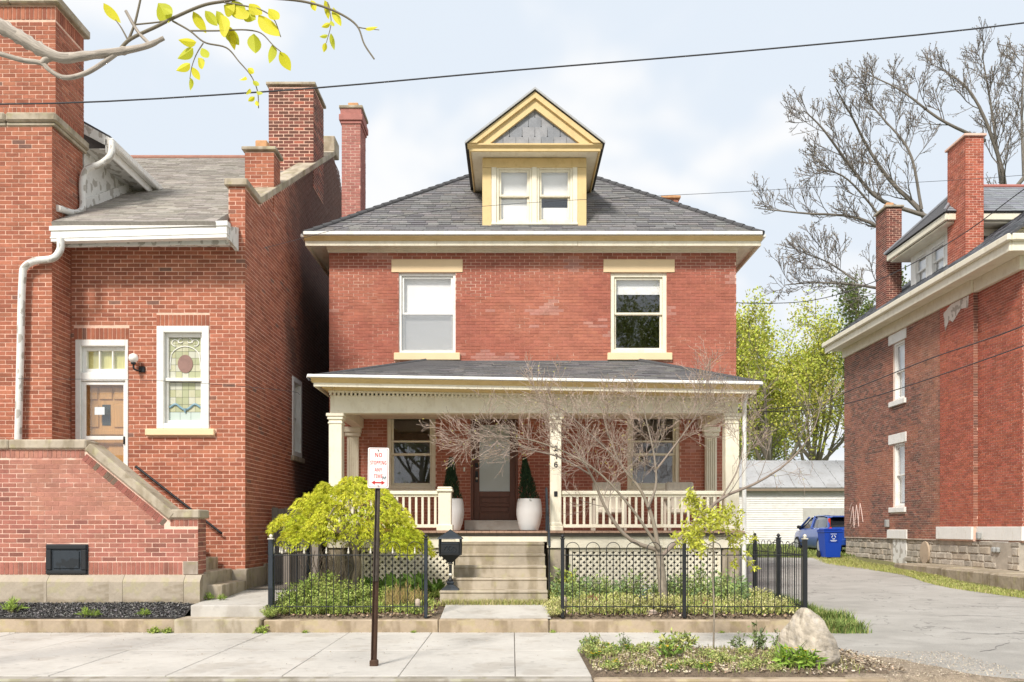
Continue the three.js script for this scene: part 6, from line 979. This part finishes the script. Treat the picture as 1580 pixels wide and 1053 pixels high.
// ================================================================ GARDEN PLANTS AND WEEDS
function mound(name, label, category, group, seed, o) { // a plant built round its own base
  const t = new THREE.Group(); t.name = numbered(name); tag(t, label, category, group); const r = rng(seed), a = new Acc(), s = new Acc();
  for (let i = 0; i < o.stems; i++) {
    const an = r() * 6.283, R = o.R * Math.sqrt(r()), h = o.H * (.55 + .45 * r()) * (1 - .45 * (R / o.R) ** 2), bx0 = R * .35 * Math.cos(an), bz0 = R * .35 * Math.sin(an), tip = [R * Math.cos(an), h, R * Math.sin(an)], col = pick(o.cols, r);
    tube([[bx0, 0, -bz0], [lerp(bx0, tip[0], .5), h * .55, -lerp(bz0, tip[2], .5)], [tip[0], tip[1], -tip[2]]], [.004, .002], 3, s, [.20, .20, .08], false);
    for (let k = 0; k < o.per; k++) { const q = .3 + .7 * r(), p = [lerp(bx0, tip[0], q) + (r() - .5) * o.fuzz, h * q, lerp(bz0, tip[2], q) + (r() - .5) * o.fuzz], d = norm(add(add(rdir(r), [0, 1, 0], o.up), [Math.cos(an), 0, Math.sin(an)], .4)); leaf(a, p, d, perp(d, r), o.leaf * (.7 + .6 * r()), o.leafW, jit(col, r, .5), .15); }
    if (o.flower && r() < o.flower[0]) { const fr = o.flower[1], n = o.flower[3] || 9, y = tip[1] + .015; for (let k = 0; k < n; k++) { const b = k / n * 6.283; leaf(a, [tip[0], y, tip[2]], norm([Math.cos(b), .35, Math.sin(b)]), norm([-Math.sin(b), 0, Math.cos(b)]), fr, fr * .6, jit(o.flower[2], r, .25)); } }
  }
  mk('stems', s.geo(), M.twig, t); mk('leaves', a.geo(), M.leafSolid, t); return t;
}
function blades(o, seed) { const r = rng(seed), a = new Acc(); for (let i = 0; i < o.n; i++) { const [x, d] = o.at(r), y = o.y(x, d), h = o.h * (.5 + .8 * r()), an = r() * 6.283, l = h * (.2 + .6 * r()), c = jit(pick(o.cols, r), r, .4), w = o.w, ws = [Math.cos(an + 1.57) * w, 0, Math.sin(an + 1.57) * w], b = [x, y - .01, -d], m = [x + Math.cos(an) * l * .3, y + h * .6, -d + Math.sin(an) * l * .3], tp = [x + Math.cos(an) * l, y + h, -d + Math.sin(an) * l]; a.quad(add(b, ws, .5), add(b, ws, -.5), add(m, ws, -.4), add(m, ws, .4), [0, 0], [.01, 0], [.01, .03], [0, .03], c); a.tri(add(m, ws, .4), add(m, ws, -.4), tp, [0, 0], [.01, 0], [0, .03], c); } return a.geo(); }
const bedY = (x, d) => lerp(.20, .31, sstep(13, 15.4, d)) + .03;
function scatter(proto, spots, y, seed) { const r = rng(seed); spots.forEach(([x, d, k = 1], i) => { const o = i ? copyOf(proto) : proto; if (!i) scene.add(o); o.position.set(x, y(x, d) - .015, -d); o.rotation.y = r() * 6.283; o.scale.set(k * (.9 + .2 * r()), k * (.9 + .25 * r()), k * (.9 + .2 * r())); }); }
scatter(mound('leafy_perennial', 'rounded bright green leafy perennial in the left garden bed', 'plant', 'green perennials in the left bed', 401, { stems: 70, per: 14, R: .32, H: .5, leaf: .05, leafW: .022, fuzz: .07, up: .2, cols: [[.26, .36, .07], [.36, .45, .10], [.44, .50, .13]] }), [[-3.45, 13.55, 1.15], [-3.15, 13.9, 1.4], [-2.85, 13.5, 1.1], [-3.3, 14.4, 1.4], [-2.6, 13.95, 1.25], [-2.35, 13.45, .7], [-3.55, 13.25, .7], [-3.05, 13.25, .6], [-2.7, 13.2, .5], [-2.2, 14.3, .9], [-3.75, 12.98, .5], [-1.5, 13.3, .4]], bedY, 1);
scatter(mound('broad_leaf_plant', 'cluster of broad dark green leaves before the left lattice', 'plant', 'broad leaved plants by the lattice', 402, { stems: 16, per: 5, R: .22, H: .36, leaf: .17, leafW: .09, fuzz: .04, up: .5, cols: [[.16, .29, .05], [.22, .36, .07]] }), [[-2.3, 15.3, 1.1], [-2.0, 15.2, 1.2], [-1.7, 15.25, 1.15], [-1.45, 15.3, .9], [-2.55, 15.4, 1]], bedY, 2);
scatter(mound('straw_clump', 'dry golden straw clump in the left garden bed', 'plant', 'straw clumps in the left bed', 403, { stems: 46, per: 5, R: .18, H: .42, leaf: .14, leafW: .007, fuzz: .03, up: 1.6, cols: [[.52, .38, .14], [.60, .46, .20], [.42, .30, .12]] }), [[-1.95, 14.0, 1], [-1.75, 13.8, 1.1], [-1.55, 14.1, .9], [-1.95, 13.6, .7]], bedY, 3);
scatter(mound('variegated_shrub', 'low cream and yellow green shrub behind the right fence', 'shrub', 'variegated shrubs in the right bed', 404, { stems: 64, per: 13, R: .30, H: .34, leaf: .034, leafW: .02, fuzz: .08, up: .3, cols: [[.54, .54, .19], [.64, .60, .30], [.44, .48, .13], [.58, .55, .22]] }), [[1.5, 13.35, .9], [1.9, 13.5, 1.15], [2.2, 13.45, 1.1], [2.45, 13.7, 1], [1.2, 13.6, .8], [3.0, 13.9, .8], [3.6, 13.6, .95], [3.9, 13.4, .85], [4.25, 13.45, .9], [3.3, 14.2, .9], [4.2, 14.0, .9], [2.8, 13.4, .5], [4.3, 14.7, 1], [.68, 13.15, .6], [.7, 13.6, .75]], bedY, 4);
scatter(mound('green_shrub', 'loose mid green plant deep in the right garden bed', 'plant', 'green plants in the right bed', 405, { stems: 44, per: 12, R: .26, H: .5, leaf: .06, leafW: .024, fuzz: .06, up: .5, cols: [[.28, .38, .11], [.38, .45, .15], [.22, .32, .13]] }), [[.95, 14.3, 1.1], [1.0, 14.9, 1.3], [1.5, 14.7, 1.1], [2.1, 14.8, 1.2], [2.95, 14.6, 1.2], [3.4, 14.9, 1.3], [3.7, 14.4, 1.3], [3.75, 13.9, .8], [4.0, 15.1, 1.1], [1.75, 15.3, .8], [2.7, 15.3, .8]], bedY, 5);
scatter(mound('yellow_leaf_plant', 'bright yellow leaved plant beside the right fence post', 'plant', 'yellow leaved plants by the steps', 406, { stems: 22, per: 12, R: .16, H: .62, leaf: .07, leafW: .035, fuzz: .08, up: .4, cols: [[.48, .48, .04], [.40, .44, .05]] }), [[.98, 15.0, 1.05], [.85, 14.6, .7]], bedY, 6);
scatter(mound('red_leaf_plant', 'small red leaved plant among the right bed shrubs', 'plant', 'red leaved plants in the right bed', 407, { stems: 26, per: 9, R: .14, H: .26, leaf: .045, leafW: .022, fuzz: .05, up: .5, cols: [[.28, .07, .06], [.35, .10, .08], [.22, .12, .06]] }), [[1.35, 14.0, 1], [3.15, 13.7, .9], [3.85, 13.7, .9], [2.6, 14.3, .8]], bedY, 7);
scatter(mound('bluebell', 'small plant with pale blue flowers in the right bed', 'plant', 'blue flowering plants', 408, { stems: 12, per: 6, R: .1, H: .4, leaf: .06, leafW: .014, fuzz: .03, up: .8, cols: [[.15, .25, .10]], flower: [.9, .03, [.25, .38, .72], 7] }), [[2.2, 14.0, 1], [2.3, 14.2, .8]], bedY, 8);
function cover(label, n, at, cols, seed) { const r = rng(seed), a = new Acc(); for (let i = 0; i < n; i++) { const [x, d] = at(r), y = bedY(x, d), dens = fbm(x * 1.7, d * 1.7, 3, seed); if (dens < .42) continue; const dd = norm([(r() - .5) * 1.6, .7 + r() * .6, (r() - .5) * 1.6]); leaf(a, [x, y + r() * .16 * (dens + .2), -d], dd, perp(dd, r), .04 + r() * .035, .02 + r() * .012, jit(pick(cols, r), r, .5), .15); } solo('ground_cover', a.geo(), M.leafSolid, label, 'ground cover', null, 'stuff'); }
cover('low green ground cover filling the left garden bed', 9000, r => [-3.7 + r() * 2.5, 13.1 + r() * 2.4], [[.26, .36, .07], [.36, .45, .10], [.46, .50, .14]], 451);
cover('low yellow green ground cover filling the right garden bed', 15000, r => [.65 + r() * 3.85, 13.12 + r() * 2.5], [[.42, .46, .12], [.54, .54, .18], [.32, .40, .10], [.60, .56, .26]], 452);
{ // dry vine tangle beside the side gate
  const t = thing('dry_vine', 'leafless tangle of grey vine stems at the left porch corner', 'plant', [-3.4, .3, 15.4]), a = new Acc(), r = rng(415);
  for (let i = 0; i < 60; i++) { const x = -3.62 + r() * .55, p = [[x, .28, 15.2 + r() * .4]]; let c = p[0]; for (let k = 0; k < 5; k++) { c = [c[0] + (r() - .5) * .22, c[1] + .10 + r() * .16, c[2] + (r() - .5) * .15]; p.push(c); } tube(smoothCurve(p, 9), [.008, .004], 4, a, jit([.30, .25, .20], r, .5), false); }
  mk('stems', a.geo(), M.twig, t).userData.kind = 'stuff';
}
// small stone markers and flat stones in the beds
for (const [x, d, lb] of [[-1.49, 13.3, 'short pale stone marker with rounded top beside the front walk'], [.85, 13.7, 'short pale stone marker in the right garden bed']]) solo('stone_marker', lathe(x, .2, d, [[.04, 0], [.042, .2], [.05, .22], [.035, .27], [.001, .285]], 12), mat([.62, .52, .43], { map: T.stone, rough: .9 }), lb, 'marker');
[[1.1, 14.0, .2], [1.45, 14.3, .24], [1.2, 14.5, .2], [3.0, 14.2, .16], [2.2, 13.25, .09]].forEach(([x, d, s], i) => solo('garden_stone', bx(x - s, x + s * .9, .22, .30 + s * .14, d - s * .7, d + s * .6, .03), mat([.62, .50, .42], { map: T.stone, bump: T.roughbump, bs: .02, rough: .95 }), 'flat pinkish stone lying in the right garden bed', 'stone', 'flat stones in the right bed'));
// leaf litter and wood chips
function litter(name, n, at, y, size, cols, seed, label) {
  const g = new Acc(), r0 = rng(seed); faces([[[-.5, 0, -.3], [.5, 0, -.35], [.45, .12, .3], [-.4, .1, .35]], [[-.5, 0, -.3], [.5, 0, -.35], [.1, -.2, 0]]], null, g); const im = new THREE.InstancedMesh(g.geo(), mat([1, 1, 1], { rough: 1 }), n), r = rng(seed), o = new THREE.Object3D();
  for (let i = 0; i < n; i++) { const [x, d] = at(r); o.position.set(x, y(x, d) + .006 + r() * .012, -d); o.rotation.set((r() - .5) * 1.2, r() * 6.28, (r() - .5) * 1.2); o.scale.setScalar(size * (.5 + r())); o.updateMatrix(); im.setMatrixAt(i, o.matrix); im.setColorAt(i, lin(...jit(pick(cols, r), r, .5))); }
  im.name = numbered(name); im.castShadow = im.receiveShadow = true; im.userData = { label, category: 'litter', kind: 'stuff' }; scene.add(im);
}
litter('mulch_chips', 16000, r => [-13 + r() * 7.85, 13.07 + r() * .55], (x, d) => lerp(.185, .40, sstep(13, 13.75, d)) + .03 * fbm(x * 3, d * 3, 3, 3), .021, [[.06, .06, .062], [.11, .11, .11], [.17, .165, .165], [.24, .23, .22]], 421, 'dark grey mulch chips below the brick stoop');
litter('leaf_litter', 2600, r => [-3.8 + r() * 2.6, 13.06 + r() * 2.2], bedY, .035, [[.30, .20, .12], [.42, .30, .19], [.20, .13, .08], [.52, .42, .30]], 422, 'dry leaf litter on the left garden bed');
litter('leaf_litter', 3800, r => [.6 + r() * 4.0, 13.06 + r() * 2.2], bedY, .035, [[.30, .20, .13], [.42, .31, .22], [.20, .14, .10], [.55, .45, .36]], 423, 'dry leaf litter on the right garden bed');
litter('strip_litter', 4200, r => [.9 + r() * 3.4, 9.12 + r() * 1.85], (x, d) => .012 + .05 * fbm(x * 2.2, d * 2.2, 3, 7), .026, [[.38, .29, .20], [.52, .43, .31], [.24, .18, .12], [.60, .52, .40]], 424, 'dry debris on the planting strip');
litter('grit', 2600, r => { const x = 3.95 + r() * 1.7; return [x, 8.95 + r() * 1.9]; }, (x, d) => .004, .011, [[.56, .47, .36], [.62, .53, .41], [.46, .38, .28]], 425, 'loose grit and dry leaves beside the boulder');
litter('pavement_grit', 900, r => [-11 + r() * 15.5, r() < .6 ? 12.87 - Math.abs(r() - r()) * .12 : 9.15 + r() * 3.6], () => -.004, .012, [[.42, .34, .24], [.30, .24, .17], [.55, .47, .36]], 426, 'scattered grit and dry crumbs on the pavement');
// grass
const stripY = (x, d) => .008 + .05 * fbm(x * 2.2, d * 2.2, 3, 7);
solo('grass', blades({ n: 12000, h: .2, w: .016, cols: [[.16, .25, .05], [.24, .32, .08], [.12, .19, .04], [.36, .36, .12]], at: r => { const d = 12.3 + r() * 3.4; return [4.62 + Math.abs(r() + r() - 1) * (.75 - (d > 13.4 ? .3 : 0)) * (d < 12.9 ? .9 : 1) , d]; }, y: (x, d) => d < 12.95 ? .0 : driveY(d) + .02 }, 431), M.leafSolid, 'green grass along the fence beside the driveway', 'grass', null, 'stuff');
solo('grass', blades({ n: 22000, h: .065, w: .012, cols: [[.34, .38, .09], [.44, .45, .13], [.50, .45, .19], [.28, .32, .08]], at: r => { const d = 15.5 + r() * 15, e = 10.1 + .28 * Math.sin(d * .9); return [e + r() * .75 + (d > 24 ? r() * .7 : 0), d]; }, y: (x, d) => driveY(d) + .02 }, 432), M.leafSolid, 'rough yellow green grass verge beside the concrete ledge', 'grass', null, 'stuff');
solo('grass', blades({ n: 2600, h: .06, w: .008, cols: [[.22, .28, .06], [.34, .34, .12], [.44, .38, .18]], at: r => [.9 + r() * 3.05, 9.12 + Math.pow(r(), .8) * 1.85], y: stripY }, 433), M.leafSolid, 'thin grass scattered over the planting strip', 'grass', null, 'stuff');
solo('grass', blades({ n: 2600, h: .09, w: .008, cols: [[.30, .34, .08], [.42, .40, .14], [.50, .42, .22]], at: r => [-1.2 + r() * 1.9, 14.1 + r() * .25], y: () => .30 }, 434), M.leafSolid, 'weedy grass at the foot of the porch steps', 'grass', null, 'stuff');
solo('grass', blades({ n: 26000, h: .16, w: .03, cols: [[.17, .23, .05], [.26, .30, .08]], at: r => [8.5 + r() * 4.5, 29.5 + r() * 12], y: (x, d) => (d > 34 ? driveY(34) : driveY(d)) - .03 }, 435), M.leafSolid, 'grass in the yard before the garage', 'grass', null, 'stuff');
// weeds and dandelions on the strip and along the kerbs
scatter(mound('dandelion', 'dandelion with yellow flowers on the planting strip', 'weed', 'dandelions on the strip', 441, { stems: 12, per: 5, R: .11, H: .13, leaf: .08, leafW: .024, fuzz: .03, up: .35, cols: [[.15, .25, .04], [.20, .30, .05]], flower: [.38, .022, [.78, .52, .02], 11] }), [[1.25, 10.6, 1], [1.5, 10.75, .8], [1.9, 10.2, 1.3], [2.0, 10.9, 1], [1.15, 9.5, .8], [1.75, 9.25, .7], [2.15, 9.3, .8], [1.0, 10.1, .9]], stripY, 11);
scatter(mound('dandelion', 'large dandelion clump growing against the boulder', 'weed', 'dandelions by the boulder', 442, { stems: 26, per: 5, R: .17, H: .24, leaf: .13, leafW: .032, fuzz: .03, up: .45, cols: [[.17, .30, .03], [.24, .36, .05]], flower: [.3, .026, [.80, .52, .02], 11] }), [[3.12, 9.45, 1], [3.3, 9.4, .9]], stripY, 12);
scatter(mound('strip_weed', 'leafy green weed on the planting strip', 'weed', 'weeds on the planting strip', 443, { stems: 26, per: 9, R: .17, H: .2, leaf: .045, leafW: .02, fuzz: .06, up: .4, cols: [[.28, .36, .10], [.40, .44, .13], [.48, .48, .18]] }), [[1.05, 10.9, 1.2], [1.2, 10.3, .9], [1.6, 10.5, .8], [2.15, 10.8, 1.5], [2.4, 10.3, .8], [2.45, 9.8, .9], [2.75, 9.6, .9], [2.9, 10.5, .8], [1.5, 9.6, .6], [2.0, 9.5, .8], [2.6, 9.3, .7], [3.1, 10.0, .8], [1.1, 9.3, .7], [3.4, 10.6, .7], [1.75, 10.95, .7], [2.9, 9.25, .6], [.97, 10.5, .9]], stripY, 13);
scatter(mound('tall_weed', 'taller leafy weed with spikes at the back of the strip', 'weed', 'tall weeds on the strip', 444, { stems: 12, per: 10, R: .14, H: .36, leaf: .07, leafW: .025, fuzz: .05, up: .5, cols: [[.14, .20, .09], [.20, .26, .10]] }), [[3.15, 10.85, 1.1], [3.4, 10.8, .8], [1.45, 10.95, .7], [1.0, 10.85, .7], [2.95, 10.95, .8]], stripY, 14);
scatter(mound('kerb_weed', 'small bright weed rooted at the foot of a kerb', 'weed', 'weeds along the kerbs', 445, { stems: 16, per: 7, R: .1, H: .12, leaf: .05, leafW: .025, fuzz: .04, up: .4, cols: [[.28, .38, .05], [.36, .42, .10]] }), [[-5.45, 12.84, 1], [-5.25, 12.84, .8], [-3.82, 12.82, 1.2], [-3.15, 12.84, .5], [-1.5, 12.84, .4], [2.2, 12.84, .5], [.62, 12.84, .5], [3.2, 12.84, .4]], () => .005, 15);
scatter(mound('bed_weed', 'tuft of green weed in the dark mulch bed', 'weed', 'weeds in the mulch bed', 446, { stems: 22, per: 7, R: .13, H: .2, leaf: .09, leafW: .014, fuzz: .04, up: .9, cols: [[.28, .40, .05], [.22, .32, .05]] }), [[-7.85, 13.25, 1.1], [-6.65, 13.1, .7], [-6.5, 13.12, .6], [-5.75, 13.15, .6], [-4.98, 13.8, .6], [-4.75, 13.8, .5]], (x, d) => d > 13.7 ? .42 : lerp(.185, .40, sstep(13, 13.75, d)) + .02, 16);
renderer.render(scene, camera);
